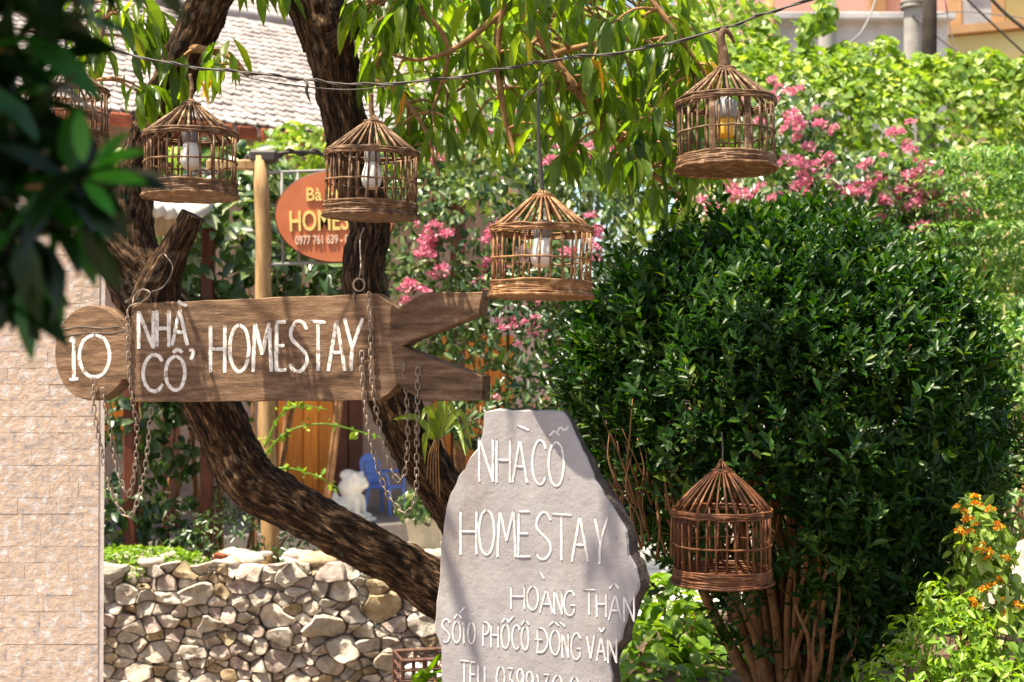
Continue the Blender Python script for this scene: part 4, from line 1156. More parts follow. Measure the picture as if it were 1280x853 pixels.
letters([('1', 87, 421, 99, 475), ('O', 100, 418, 138, 472), ('N', 174, 389, 193, 436), ('H', 197, 388, 212, 434), ('A', 216, 387, 235, 432), ('`', 223, 377, 234, 383),
         ('C', 179, 444, 205, 489), ('O', 208, 445, 232, 488), ('^', 217, 436, 229, 441), ('?', 237, 438, 243, 450),
         ('H', 264, 407, 282, 466), ('O', 288, 406, 312, 465), ('M', 317, 404, 340, 465), ('E', 346, 403, 359, 464), ('S', 362, 402, 386, 464), ('T', 389, 402, 408, 464), ('A', 411, 401, 432, 464), ('Y', 431, 398, 454, 464)],
        SBL, 2.25, M['white_paint'], sign)

# ------------------------------------------------------------------ chains
def link_mesh():
    m2 = MB(); L_, W_, r = 0.0172, 0.0080, 0.0026
    pts2 = []
    for k in range(12):
        t_ = 2 * math.pi * k / 12
        pts2.append((W_ * math.cos(t_), 0, (L_ - W_) * (1 if math.sin(t_) > 0 else -1) * (1 if abs(math.sin(t_)) > 1e-6 else 0) + W_ * math.sin(t_)))
    tube(m2, pts2, r, 5, closed=True)
    me2 = bpy.data.meshes.new('link'); me2.from_pydata(m2.v, [], m2.f); me2.materials.append(M['chain']); me2.polygons.foreach_set('use_smooth', [True] * len(me2.polygons)); return me2
LM = link_mesh()
def chain(label, pts2, name='chain', pitch=0.0268):
    A = cr([tuple(p) for p in pts2], 200); seg = np.linalg.norm(np.diff(A, axis=0), axis=1); cum = np.concatenate([[0], np.cumsum(seg)])
    t2 = thing(name, label, 'chain', A[np.argmin(A[:, 2])], group='chains on the hanging board')
    nl = int(cum[-1] / pitch)
    for i in range(nl):
        s_ = (i + .5) * pitch; j = min(np.searchsorted(cum, s_) - 1, 198)
        p = Vector(A[j]); t_ = Vector(A[j + 1] - A[j]).normalized()
        sd = t_.cross(Vector((0, 1, 0.01))).normalized(); w = t_.cross(sd)
        if i % 2: sd, w = w, -sd
        Rl = Matrix((sd, w, t_)).transposed()
        o = link('link', LM, t2); o.matrix_basis = Matrix.Translation(p) @ Rl.to_4x4() @ Matrix.Rotation(RND.gauss(0, .15), 4, 'Z')
    return t2
S = lambda x, y, o_=0.018: SB(x, y, o_)
chain('long rusty chain looping lowest below the board tail in front of the blue chair', [S(455, 441), S(456, 480), S(460, 530, .0), S(468, 580, -.02), S(480, 620, -.04), S(500, 643, -.05), S(513, 620, -.05), S(517, 560, -.03), S(522, 500, 0), S(525, 452)])
chain('inner rusty chain from the top of the board looping above the lowest loop', [S(464, 367), S(466, 420), S(468, 480), S(472, 540, -.03), S(480, 582, -.05), S(491, 602, -.06), S(500, 580, -.06), S(504, 520, -.04), S(507, 446)])
chain('rusty chain looping from the round head across the tiled wall edge', [S(120, 474), S(121, 510), S(126, 560, .0), S(133, 605, -.02), S(146, 640, -.03), S(160, 643, -.03), S(174, 600, -.03), S(182, 550, -.02), S(186, 504, -.02)])
chain('short inner rusty chain loop under the left end of the board', [S(132, 488), S(134, 540, -.02), S(142, 590, -.03), S(153, 619, -.04), S(161, 590, -.04), S(166, 540, -.03), S(166, 500, .0), S(163, 440), S(163, 384)])
hw = thing('hanging_ring', 'steel ring and wire tying the board to the right trunk', 'ring', SB(462, 375))
m_ = MB(); tube(m_, [SB(446 + 7 * math.cos(t_), 356 + 8 * math.sin(t_), -.02) for t_ in np.linspace(0, 6.283, 17)[:-1]], 0.004, 6, closed=True); m_.build('ring', M['chain'], hw)
m_ = MB(); tube(m_, cr([tuple(SB(444, 366, .006)), tuple(SB(443, 374, .008)), tuple(SB(446, 382, .006))], 6), 0.004, 6)
tube(m_, cr([tuple(SB(446, 348, -.02)), tuple(SB(444, 330, -.05)), tuple(P(450, 300, 5.9)), tuple(P(455, 285, 5.95))], 10), 0.003, 5); m_.build('hook', M['chain'], hw)
hw = thing('hanging_wire', 'bent steel wire loop tying the board to the left trunk', 'wire', SB(170, 380))
m_ = MB(); tube(m_, cr([tuple(SB(162, 400, .006)), tuple(SB(163, 384, .01)), tuple(SB(178, 378, .008)), tuple(P(188, 367, 5.6)), tuple(P(178, 362, 5.7)), tuple(P(168, 370, 5.7)), tuple(P(166, 380, 5.66))], 30), 0.003, 5)
tube(m_, cr([tuple(P(186, 366, 5.6)), tuple(P(205, 358, 5.7)), tuple(P(216, 335, 5.8)), tuple(P(206, 318, 5.85))], 16), 0.0025, 5); m_.build('loop', M['chain'], hw)

# ------------------------------------------------------------------ stone slab
tp0 = P(545, 700, 4.78); tp1 = P(812, 700, 4.60)
td = (tp1 - tp0); td.z = 0; td.normalize(); TN = Vector((td.y, -td.x, 0))
if TN.y > 0: TN = -TN
TN = (TN + Vector((0, 0, 0.06))).normalized()
def TB(px, py, off=0.0): return PPL(px, py, tp0, TN) + TN * off
stele = thing('stone_slab_sign', 'tall irregular grey stone slab with white carved homestay lettering', 'stone sign', Vector((TB(675, 700).x, TB(675, 700).y, 0)))
gpy = 455 + CAM_Z / MPX(4.7)
so = [(605, 514), (625, 512), (655, 513), (690, 513), (704, 514), (712, 523), (722, 545), (734, 566), (747, 592), (757, 606), (775, 634), (790, 660), (794, 690), (803, 707), (808, 724), (806, 738), (796, 760), (788, 785), (786, 802), (775, 815), (770, 828), (772, 860),
      (775, 960), (790, 1100), (785, gpy + 30), (540, gpy + 30), (535, 1100), (545, 960), (553, 880), (551, 845), (551, 810), (543, 790), (545, 760), (549, 720), (551, 680), (556, 640), (562, 618), (573, 596), (588, 572), (598, 560), (603, 540)]
den = []
for i in range(len(so)):
    p, q_ = np.array(so[i], float), np.array(so[(i + 1) % len(so)], float)
    k = max(1, int(np.linalg.norm(q_ - p) / 7))
    for j in range(k):
        u_ = p + (q_ - p) * j / k
        den.append(u_ + 1.3 * np.array([noise.noise(Vector((u_[0] * .11, u_[1] * .11, 2))), noise.noise(Vector((u_[0] * .11, u_[1] * .11, 8)))]))
n_ = len(den)
den = np.array(den); right = np.clip((den[:, 0] - 700) / 60, 0, 1) * np.clip((den[:, 1] - 505) / 20, 0, 1) * np.array([1.0 if p[1] < 1000 else .4 for p in den])
cen = np.array([668, 760.])
def ringp(s_in, off, wr):
    o_ = []
    for p, r_ in zip(den, right):
        d_ = (p - cen); d_ /= np.linalg.norm(d_)
        nz = 2.5 * noise.noise(Vector((p[0] * .06, p[1] * .06, off * 40)))
        q_ = p + d_ * (s_in + wr * r_ + (nz if off < -.005 else 0)); o_.append(TB(q_[0], q_[1], off + (0.004 * noise.noise(Vector((p[0] * .1, p[1] * .1, 0))) if off < 0 else 0)))
    return o_
rings = [ringp(-1.5, 0, -9), ringp(0, -.008, -8), ringp(1.0, -.03, -4), ringp(0.5, -.055, 0), ringp(-2, -.075, 0), ringp(-5, -.085, -5)]
m_ = MB(); m_.v = [tuple(p) for r_ in rings for p in r_]
m_.f = [(l * n_ + i, (l + 1) * n_ + i, (l + 1) * n_ + (i + 1) % n_, l * n_ + (i + 1) % n_) for l in range(5) for i in range(n_)] + [tuple(range(n_))[::-1], tuple(5 * n_ + i for i in range(n_))]
o = m_.build('slab', M['stele'], stele, False)
o.data.materials.append(M['stele_edge'])
bm = bmesh.new(); bm.from_mesh(o.data); bm.faces.ensure_lookup_table()
for f in bm.faces:
    if len(f.verts) == 4 and min(v.index for v in f.verts) >= n_: f.material_index = 1
bmesh.ops.recalc_face_normals(bm, faces=bm.faces); bmesh.ops.triangulate(bm, faces=[f for f in bm.faces if len(f.verts) > 4]); bm.to_mesh(o.data); bm.free()
TBL = lambda x, y, o_: TB(x, y, o_ + .0005)
letters([('N', 599, 547, 617, 602), ('H', 621, 548, 638, 603), ('A', 641, 549, 659, 603), ('`', 646, 532, 661, 538), ('C', 665, 551, 683, 606), ('O', 686, 552, 705, 608), ('^', 687, 538, 700, 545), ('~', 697, 533, 711, 542),
         ('H', 576, 637, 596, 693), ('O', 599, 637, 618, 694), ('M', 622, 638, 645, 696), ('E', 648, 640, 663, 697), ('S', 669, 641, 690, 699), ('T', 690, 643, 714, 700), ('A', 715, 645, 735, 702), ('Y', 743, 646, 760, 705)], TBL, 1.5, M['carved'], stele)
letters([('H', 639, 731, 656, 761), ('O', 659, 733, 673, 763), ('A', 675, 736, 691, 766), ('`', 673, 713, 680, 723), ('N', 693, 737, 703, 768), ('G', 705, 739, 719, 770),
         ('T', 729, 737, 744, 768), ('H', 746, 740, 758, 771), ('A', 761, 743, 777, 775), ('^', 762, 728, 773, 736), ('N', 780, 745, 793, 777),
         ('S', 552, 774, 563, 803), ('O', 566, 777, 576, 804), ('^', 568, 767, 577, 773), ("'", 575, 759, 581, 766), ('i', 577, 778, 583, 804), ('O', 585, 778, 594, 805),
         ('P', 604, 778, 612, 807), ('H', 614, 779, 623, 809), ('O', 627, 781, 637, 811), ('^', 628, 772, 636, 778), ("'", 637, 770, 643, 776), ('C', 640, 782, 650, 812), ('O', 652, 783, 661, 813), ('^', 652, 775, 661, 781),
         ('D', 671, 785, 685, 816), ('O', 688, 788, 700, 819), ('^', 687, 777, 698, 782), ('`', 698, 777, 706, 783), ('N', 703, 790, 711, 822), ('G', 714, 792, 726, 825),
         ('V', 733, 792, 744, 823), ('A', 746, 795, 757, 826), ('u', 747, 784, 757, 790), ('N', 760, 797, 771, 829),
         ('T', 575, 826, 586, 858), ('E', 588, 828, 595, 860), ('L', 598, 829, 603, 861), ('L', 606, 830, 611, 862), ('O', 621, 833, 631, 864), ('3', 634, 835, 642, 866), ('9', 646, 837, 655, 868), ('9', 658, 840, 667, 870), ('i', 671, 842, 675, 872), ('3', 679, 843, 687, 874),
         ('O', 691, 844, 703, 876), ('8', 712, 846, 724, 878), ('6', 730, 850, 740, 880), ('8', 746, 852, 756, 882)], TBL, 1.15, M['carved'], stele)

# ------------------------------------------------------------------ wicker cages with bulbs
def hoop(m2, r, z, th, wob, ph, seg=56, sides=6):
    tube(m2, [((r + wob * noise.noise(Vector((math.cos(t_) * 2.5, math.sin(t_) * 2.5, ph)))) * math.cos(t_), (r + wob * noise.noise(Vector((math.cos(t_) * 2.5, math.sin(t_) * 2.5, ph)))) * math.sin(t_),
               z + wob * 1.2 * noise.noise(Vector((math.cos(t_) * 3, math.sin(t_) * 3, ph + 5)))) for t_ in np.linspace(0, 2 * math.pi, seg + 1)[:-1]], th, sides, closed=True)
def cage(label, px_c, py_base, D, wpx, hbody, hcone, tilt, mat='twig', bulb='white', hook=None, seed=1, nb=28, door=False, base_h=0.30, flat=1.0):
    Rl = wpx / 2 * MPX(D) / 1.04
    loc = P(px_c, py_base, D)
    mt = M[mat]
    rr = random.Random(seed)
    t2 = thing('birdcage_lantern', label, 'birdcage', loc, (math.radians(rr.uniform(-1, 1)), math.radians(tilt), rr.uniform(0, 6)), 'wicker birdcage lanterns', keep_world=False)
    hb, hc = hbody * Rl, hcone * Rl
    m2 = MB(); lathe(m2, [(0.01, 0.012 * Rl), (0.98 * Rl, .012 * Rl), (1.0 * Rl, .03 * Rl), (0.98 * Rl, .05 * Rl), (.01, .05 * Rl)], seg=32); m2.build('floor', mt, t2)
    m2 = MB()
    for k in range(7): hoop(m2, Rl * (1.0 + rr.uniform(-.012, .012)), base_h * Rl * (0.10 + 0.9 * k / 6.3), 0.030 * Rl, .022 * Rl, k * 3.1 + seed)
    m2.build('base_band', mt, t2)
    m2 = MB(); hoop(m2, Rl * 1.045, .015 * Rl, .03 * Rl, .015 * Rl, 40 + seed); hoop(m2, Rl * 1.03, .06 * Rl, .022 * Rl, .03 * Rl, 44 + seed); m2.build('base_hoop', mt, t2)
    m2 = MB(); hoop(m2, Rl * 1.0, base_h * Rl + (hb - base_h * Rl) * .44, .022 * Rl, .02 * Rl, 50 + seed); m2.build('middle_hoop', mt, t2)
    m2 = MB()
    for k in range(4): hoop(m2, Rl * (1.02 + rr.uniform(-.01, .015)), hb - .03 * Rl + .035 * Rl * k, .026 * Rl, .025 * Rl, 60 + 3 * k + seed)
    m2.build('rim_band', mt, t2)
    for k in range(nb):
        a_ = 2 * math.pi * (k + rr.uniform(-.22, .22)) / nb; a2 = a_ + rr.uniform(-.05, .05)
        th = Rl * rr.uniform(.019, .030); w_ = rr.uniform(-.02, .02)
        m2 = MB(); tube(m2, [(Rl * .975 * math.cos(a_ + (a2 - a_) * s_ + w_ * math.sin(3 * s_)), Rl * .975 * math.sin(a_ + (a2 - a_) * s_ + w_ * math.sin(3 * s_)), base_h * .8 * Rl + (hb - base_h * .8 * Rl) * s_) for s_ in (0, .33, .66, 1)], [th, th * .95, th, th * .9], 5)
        m2.build('bar', mt, t2)
        tr = Rl * 0.20; th = Rl * rr.uniform(.026, .036)
        m2 = MB(); tube(m2, [((Rl * 1.0 + (tr - Rl) * s_) * math.cos(a_ + w_ * s_ * 3), (Rl + (tr - Rl) * s_) * math.sin(a_ + w_ * s_ * 3), hb + .06 * Rl + (hc * .76) * (s_ ** flat)) for s_ in (0, .25, .5, .75, 1)], [th, th, th * .9, th * .7, th * .5], 5)
        m2.build('rib', mt, t2)
    zt = hb + .06 * Rl + hc * .76
    m2 = MB()
    for k in range(3): hoop(m2, tr * (1.1 - .05 * k), zt - .03 * Rl + .03 * Rl * k, .022 * Rl, .02 * Rl, 80 + 3 * k + seed, 24, 5)
    for k in range(12):
        a_ = 2 * math.pi * k / 12 + rr.uniform(-.15, .15)
        tube(m2, [(tr * 1.1 * math.cos(a_), tr * 1.1 * math.sin(a_), zt - .04 * Rl), (tr * .5 * math.cos(a_), tr * .5 * math.sin(a_), zt + (hb + hc - zt) * .55), (rr.uniform(-.03, .03) * Rl, rr.uniform(-.03, .03) * Rl, hb + hc + rr.uniform(-.02, .06) * Rl)], .017 * Rl, 4)
    m2.build('top_knot', mt, t2)
    if door:
        for a_ in (-0.42, 0.30):
            m2 = MB(); aw = -math.pi / 2 + a_ - t2.rotation_euler.z
            box(m2, (Rl * .99 * math.cos(aw), Rl * .99 * math.sin(aw), (hb + base_h * Rl) / 2), (.05 * Rl, .13 * Rl, hb - base_h * Rl + .06 * Rl), Matrix.Rotation(aw, 3, 'Z'), .008 * Rl); m2.build('door_slat', mt, t2, False)
    if bulb:
        zb = hb * 0.46
        if bulb == 'amber':
            m2 = MB(); lathe(m2, [(.02 * Rl, zb + .02 * Rl), (.15 * Rl, zb + .04 * Rl), (.18 * Rl, zb + .12 * Rl), (.18 * Rl, zb + .42 * Rl), (.12 * Rl, zb + .5 * Rl)], seg=16); bo_ = m2.build('bulb', M['amber'], t2)
            m2 = MB(); lathe(m2, [(.21 * Rl, zb + .44 * Rl), (.24 * Rl, zb + .50 * Rl), (.24 * Rl, zb + .78 * Rl), (.08 * Rl, zb + .9 * Rl)], seg=16); m2.build('socket', M['shade'], bo_)
        else:
            m2 = MB(); lathe(m2, [(.02 * Rl, zb - .02 * Rl), (.11 * Rl, zb), (.19 * Rl, zb + .07 * Rl), (.225 * Rl, zb + .2 * Rl), (.215 * Rl, zb + .33 * Rl), (.17 * Rl, zb + .48 * Rl), (.145 * Rl, zb + .6 * Rl)], seg=18); bo_ = m2.build('bulb', M['bulb'], t2)
            m2 = MB(); lathe(m2, [(.15 * Rl, zb + .58 * Rl), (.18 * Rl, zb + .62 * Rl), (.18 * Rl, zb + .86 * Rl), (.07 * Rl, zb + .95 * Rl)], seg=16); m2.build('socket', M['socket'] if bulb != 'shade' else M['shade'], bo_)
        m2 = MB(); tube(m2, [(0, 0, zb + .9 * Rl), (.01 * Rl, 0, hb + hc * .6), (0, 0, hb + hc)], .03 * Rl, 5); m2.build('cord', M['wire'], t2)
    if hook:
        m2 = MB(); tube(m2, cr([(x * Rl, 0, hb + hc + z * Rl) for x, z in hook[0]], 24), [v * Rl for v in np.interp(np.linspace(0, 1, 24), np.linspace(0, 1, len(hook[1])), hook[1])], 8, bump=.06, bfreq=40)
        ho = m2.build('hook', mt if hook[2] is None else M[hook[2]], t2); ho.rotation_euler.z = -t2.rotation_euler.z
    return t2
cage('dim wicker birdcage lantern half hidden behind the dark leaves at far left', 84, 182, 5.35, 104, 1.30, 0.85, 1, bulb=None, seed=3, hook=([(0, -.05), (0, .5), (0, .8)], [.03, .03], 'wire'))
cage('wicker birdcage lantern with white bulb hanging in front of the left trunk', 238, 247, 5.15, 119, 1.32, 0.84, -0.5, bulb='white', seed=5, nb=26, hook=([(0, -.1), (.02, .3), (-.02, .55)], [.05, .04], None))
cage('wicker birdcage lantern with white bulb in front of the right trunk and oval sign', 463, 272, 5.05, 120, 1.34, 0.85, 1.5, bulb='shade', seed=8, nb=30, hook=([(0, -.1), (-.05, .2), (-.06, .5)], [.06, .05], None))
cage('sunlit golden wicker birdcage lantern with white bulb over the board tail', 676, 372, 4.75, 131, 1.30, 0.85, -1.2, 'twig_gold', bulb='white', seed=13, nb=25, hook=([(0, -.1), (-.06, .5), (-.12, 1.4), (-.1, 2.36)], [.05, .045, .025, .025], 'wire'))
cage('wicker birdcage lantern with amber bulb and slatted door hung by a curved cane hook', 908, 213, 4.70, 127, 1.36, 0.86, -2.2, bulb='amber', seed=17, door=True, base_h=.26, hook=([(0.0, -.12), (-.03, .2), (-.08, .5), (-.02, .68), (.1, .62), (.2, .42)], [.13, .11, .09, .07, .05, .03], None))
cage('empty reddish wicker birdcage hanging low in front of the clipped bush', 903, 728, 4.85, 126, 1.42, 1.06, 0.3, 'twig_red', None, ([(0, -.1), (.02, .25), (0, .6)], [.02, .015], 'wire'), 23, nb=30, base_h=.30, flat=.86)
cb = cable('overhead_cable', 'twisted dark cable strung across the garden carrying the birdcage lanterns', [(-60, 20, 5.4), (80, 47, 5.38), (160, 68, 5.3), (240, 84, 5.2), (320, 92, 5.15), (385, 100, 5.12), (455, 106, 5.08), (560, 98, 4.95), (640, 84, 4.85), (700, 74, 4.82), (800, 62, 4.78), (903, 36, 4.74), (960, 16, 4.73), (1040, -8, 4.7), (1150, -50, 4.6)], 0.0036, strands=2, n=120)
m_ = MB(); tube(m_, cr([tuple(P(378, 98, 5.12)), tuple(P(384, 104, 5.1)), tuple(P(383, 114, 5.1)), tuple(P(388, 128, 5.1))], 10), [.004, .006, .005, .004, .006, .007, .006, .005, .004, .002], 5); tag(m_.build('cable_tie', M['wire']), 'loose dark tie end dangling from the overhead cable', 'tie')
cable('slack_wire', 'thin slack wire drooping below the overhead cable past the right trunk', [(300, 95, 5.2), (345, 104, 5.2), (420, 112, 5.2), (470, 110, 5.12), (500, 103, 5.05)], 0.0025)

# ------------------------------------------------------------------ clipped bush
bush_c = P(972, 455, 5.95); bm_px = MPX(5.95)
prof_px = [(306, 20), (316, 72), (334, 125), (360, 172), (400, 214), (445, 240), (500, 252), (560, 247), (600, 236), (650, 210), (700, 176), (750, 132), (790, 95), (830, 60)]
prof_z = np.array([P(972, y, 5.95).z for y, r in prof_px]); prof_r = np.array([r * bm_px for y, r in prof_px])
bush = thing('clipped_bush', 'large rounded dark green clipped bush on many spreading stems', 'bush', (bush_c.x, 5.95, 0.7))
R = np.random.RandomState(31)
root = np.array([bush_c.x + 0.05, 5.95, 0.68])
stems = MB(); tips = []
for k in range(34):
    a_ = 2 * math.pi * k / 34 * 1.0 + R.uniform(-.2, .2)
    z1 = R.uniform(P(0, 560, 5.95).z, P(0, 330, 5.95).z); rr_ = np.interp(-z1, -prof_z[::1], prof_r) * R.uniform(.45, .9)
    e = np.array([bush_c.x + rr_ * math.cos(a_), 5.95 + rr_ * math.sin(a_), z1])
    b_ = root + np.array([math.cos(a_) * .11 * R.uniform(.3, 1), math.sin(a_) * .11 * R.uniform(.3, 1), 0])
    m1 = b_ + (e - b_) * .35 + np.array([0, 0, .10]) + R.normal(0, .035, 3); m2_ = b_ + (e - b_) * .68 + np.array([0, 0, .06]) + R.normal(0, .05, 3)
    S_ = cr([b_, m1, m2_, e], 18); r0 = R.uniform(.016, .034)
    m2 = MB(); tube(m2, S_, np.linspace(r0, r0 * .25, 18), 7, bump=.12, bfreq=25); m2.build('stem', M['stem'], bush)
    for j in range(5):
        i = R.randint(6, 16); d = norm_rows((S_[i] - S_[i - 1])[None])[0] + R.normal(0, .55, 3)
        q_ = S_[i] + d * R.uniform(.12, .35)
        tube(stems, cr([S_[i], (S_[i] + q_) / 2 + R.normal(0, .02, 3), q_], 7), np.linspace(r0 * .4, .002, 7), 5)
for k in range(60):    # bare twigs showing under the left rim
    p = np.array(P(R.uniform(770, 880), R.uniform(590, 700), R.uniform(5.35, 5.7))); d = np.array([R.uniform(-.5, .1), R.uniform(-.3, .1), 1.0]) * R.uniform(.12, .3)
    tube(stems, cr([p, p + d * .5 + R.normal(0, .015, 3), p + d], 6), np.linspace(.006, .0018, 6), 4)
for k in range(14):
    p = np.array(P(R.uniform(1000, 1060), R.uniform(700, 850), R.uniform(5.3, 5.6))); d = np.array([R.uniform(-.2, .3), R.uniform(-.1, .1), 1.0]) * R.uniform(.12, .3)
    tube(stems, cr([root + np.array([R.uniform(-.08, .12), -.08, 0]), (root * .4 + p * .6) + R.normal(0, .03, 3), p, p + d * .5 + R.normal(0, .02, 3), p + d], 14), np.linspace(.014, .0025, 14), 6)
stuff(stems.build('twigs', M['stem'], bush))
def bush_leaves(nshoot, shell, lsize, nl, low=0.0):
    pos, drs, nrm, scl = [], [], [], []
    zmin, zmax = prof_z.min(), prof_z.max()
    k = 0
    while k < nshoot:
        z = R.uniform(zmin, zmax)
        if R.uniform() < 0.35: z = zmax - (zmax - zmin) * .3 * R.uniform() ** 1.5
        a_ = R.uniform(0, 2 * math.pi)
        r = np.interp(-z, -prof_z, prof_r)
        if math.sin(a_) > 0.45 and R.uniform() < .7: continue
        yy = 455 - (z - CAM_Z) / bm_px
        # thinner foliage low down, an opening on the lower left front
        dens_ = 1.0 if yy < 600 else max(0.14, 1 - (yy - 600) / (330 if math.cos(a_) > -.2 else 190))
        if math.cos(a_) < -.2 and yy > 600 and math.sin(a_) < .2: dens_ *= .35
        if R.uniform() > dens_: continue
        xo = float(np.interp(yy, [480, 600, 700, 800], [0, 22, 34, 36])) * bm_px
        u = np.array([math.cos(a_), math.sin(a_), 0])
        slope = (np.interp(-(z - .03), -prof_z, prof_r) - np.interp(-(z + .03), -prof_z, prof_r)) / .06
        nn = norm_rows((u + np.array([0, 0, slope]))[None])[0]
        am = 1 + .08 * noise.noise(Vector((u[0] * 2.2, u[1] * 2.2, z * 3))) + .05 * noise.noise(Vector((u[0] * 6, u[1] * 6, z * 8)))
        p = np.array([bush_c.x + xo, 5.95, z]) + u * r * am * R.choice(shell) + nn * (R.exponential(.04) - .055)
        g = norm_rows((nn * .55 + np.array([0, 0, .75]) + R.normal(0, .28, 3))[None])[0]
        e1 = norm_rows(np.cross(g, [0.3, .5, .1])[None])[0]; e2 = np.cross(g, e1)
        L = R.uniform(.06, .13)
        for i in range(nl):
            th = i * 2.4 + R.uniform(-.3, .3); s_ = (i + .5) / nl
            rad = e1 * math.cos(th) + e2 * math.sin(th)
            pos.append(p + g * L * s_); d = g * (.45 + .5 * s_) + rad * (1.0 - .55 * s_); drs.append(d)
            nrm.append(g * 1.0 - rad * .5 + R.normal(0, .2, 3)); scl.append(lsize * R.uniform(.55, 1.3) * (1.05 - .35 * s_))
        k += 1
    return np.array(pos), np.array(drs), np.array(nrm), np.array(scl)
q = bush_leaves(5000, (1.0, 1.0, .97), .057, 9)
stuff(link('foliage', leaves_mesh('foliage', T_OVAL, *q, M['leaf_bush']), bush))
q = bush_leaves(3600, (.92, .82, .68), .075, 8)
stuff(link('inner_foliage', leaves_mesh('inner_foliage', T_OVAL, *q, M['leaf_bush']), bush))

# ------------------------------------------------------------------ background planting
def E(px, py, D, rx, ry, rz): return (tuple(P(px, py, D)), (rx * MPX(D), ry, rz * MPX(D)))
def plant(name, label, cat, blobs, n, size, mat, tpl=T_BROAD, seed=1, stems_=6, group=None, stem_mat='stem', thin=1.0, **kw):
    Rp = np.random.RandomState(seed)
    c = np.mean([b[0] for b in blobs], axis=0)
    t2 = thing(name, label, cat, (c[0], c[1], 0), group=group)
    q2 = blob_leaves(Rp, blobs, n, size, **kw)
    stuff(link('foliage', leaves_mesh('foliage', tpl, *q2, M[mat]), t2))
    m2 = MB()
    for k in range(stems_):
        b = blobs[Rp.randint(len(blobs))]; e = np.array(b[0]) + Rp.normal(0, .4, 3) * np.array(b[1]); b0 = np.array([c[0] + (e[0] - c[0]) * .5 + Rp.normal(0, .1), c[1] + .1, 0])
        tube(m2, cr([b0, (b0 + e) / 2 + Rp.normal(0, .08, 3), e], 10), np.linspace(.03, .008, 10) * thin, 6)
    if stems_: stuff(m2.build('stems', M[stem_mat], t2))
    return t2, q2
def on_front(q2, cond, k, Rp):
    p = q2[0]; m_ = cond(p); idx = np.where(m_)[0]
    if len(idx) == 0: return []
    return [tuple(p[i] + np.array([0, -.06, .02])) for i in Rp.choice(idx, min(k, len(idx)), replace=False)]
def pix(p):
    q2 = p - np.array([0, 0, CAM_Z]); return 640 + q2[:, 0] / q2[:, 1] * FPX, HORIZON - q2[:, 2] / q2[:, 1] * FPX

# tall vine bank at upper right
vb, qv = plant('vine_bank', 'bright yellow-green leafy vine covering the high bank below the buildings', 'vine',
    [E(1010, 230, 13.4, 170, 1.0, 150), E(1120, 215, 13.8, 160, 1.1, 125), E(900, 215, 13.4, 140, 1.0, 150), E(1220, 240, 14.2, 140, 1.1, 120), E(980, 130, 13.9, 100, .7, 60), E(820, 140, 13.9, 120, .8, 130), E(1150, 130, 14.3, 160, .8, 55), E(700, 110, 14.4, 120, .8, 110), E(1060, 420, 13.0, 200, 1.0, 160), E(880, 60, 14.5, 90, .7, 80), E(600, 120, 15, 90, .8, 130), E(1100, 105, 14.2, 50, .4, 34), E(1235, 112, 14.4, 60, .4, 40), E(1045, 105, 14.0, 36, .4, 30), E(1180, 170, 14.6, 120, .6, 80), E(1000, 250, 14.2, 160, .6, 120)] + [E(880 + 30 * k + 9 * (k * 7 % 3), 112 - 34 * ((k * 5) % 4) / 3.0 + (14 if k > 8 else 0), 13.7 + .1 * (k % 4), 20 + 5 * (k % 3), .3, 24 + 6 * ((k * 3) % 4)) for k in range(14)],
    36000, .095, 'leaf_vine', T_HEART, 41, 6, up=.6, jit=.45, noise_amp=.2)
for k, (x, y0, y1) in enumerate([(945, 20, 110), (1008, 20, 90), (1055, 60, 100), (1030, 0, 40)]):   # climbing strands
    pts_ = np.array([P(x + RND.uniform(-10, 10), y0 + (y1 - y0) * j / 60, 13.8 + RND.uniform(-.2, .2)) for j in range(60)])
    Rq = np.random.RandomState(k)
    me = leaves_mesh('climbing_strand', T_HEART, pts_, Rq.normal(0, 1, (60, 3)) + [0, -.3, -.6], Rq.normal(0, .6, (60, 3)) + [0, -.6, .6], Rq.uniform(.07, .14, 60), M['leaf_vine'])
    stuff(link('climbing_strand', me, vb))
# layered tree at right
lt, ql = plant('layered_shrub', 'green shrub with layered horizontal sprays at the right edge', 'shrub',
    [E(1240 + 12 * (k % 3) - 8 * (k % 2), 200 + 30 * k, 10.8 + .12 * (k % 3), 95 + 14 * (k % 3), .55, 12) for k in range(10)] + [E(1180, 260, 11.2, 60, .5, 30), E(1200, 330, 11.1, 60, .5, 40)],
    12000, .065, 'leaf_layer', T_OVAL, 43, 5, up=.9, jit=.35, layers=(1.0, .85, .6))
# bougainvillea behind the bush
R = np.random.RandomState(9)
bg, qb = plant('bougainvillea', 'bougainvillea with pink flower clusters spilling above the clipped bush', 'shrub',
    [E(1060, 250, 11.6, 110, .7, 60), E(960, 260, 11.8, 90, .7, 70), E(1150, 280, 11.6, 60, .6, 80), E(980, 160, 12.0, 60, .6, 55), E(1050, 330, 11.4, 130, .6, 60)], 5600, .095, 'leaf_pale', T_BROAD, 44, 5)
px_, py_ = None, None
fl = []
for (x, y, k, s_) in [(905, 240, 6, 14), (960, 245, 5, 16), (990, 212, 6, 14), (1045, 205, 10, 18), (1075, 232, 8, 16), (1050, 245, 6, 14), (1120, 185, 10, 20), (1135, 225, 10, 20), (1160, 245, 9, 20), (1182, 262, 8, 16), (985, 130, 8, 22), (1010, 165, 4, 14), (1105, 255, 6, 20), (1175, 290, 6, 14), (1000, 250, 4, 16), (945, 140, 4, 20), (880, 255, 4, 10), (1150, 280, 5, 18), (1030, 270, 4, 20), (1190, 240, 4, 14)]:
    for _ in range(k): fl.append(P(x + R.normal(0, s_), y + R.normal(0, s_ * .8), 11.0 + R.uniform(-.15, .15)))
put_flowers(bg, PINKS, fl, 'flower_cluster', .35, .75)
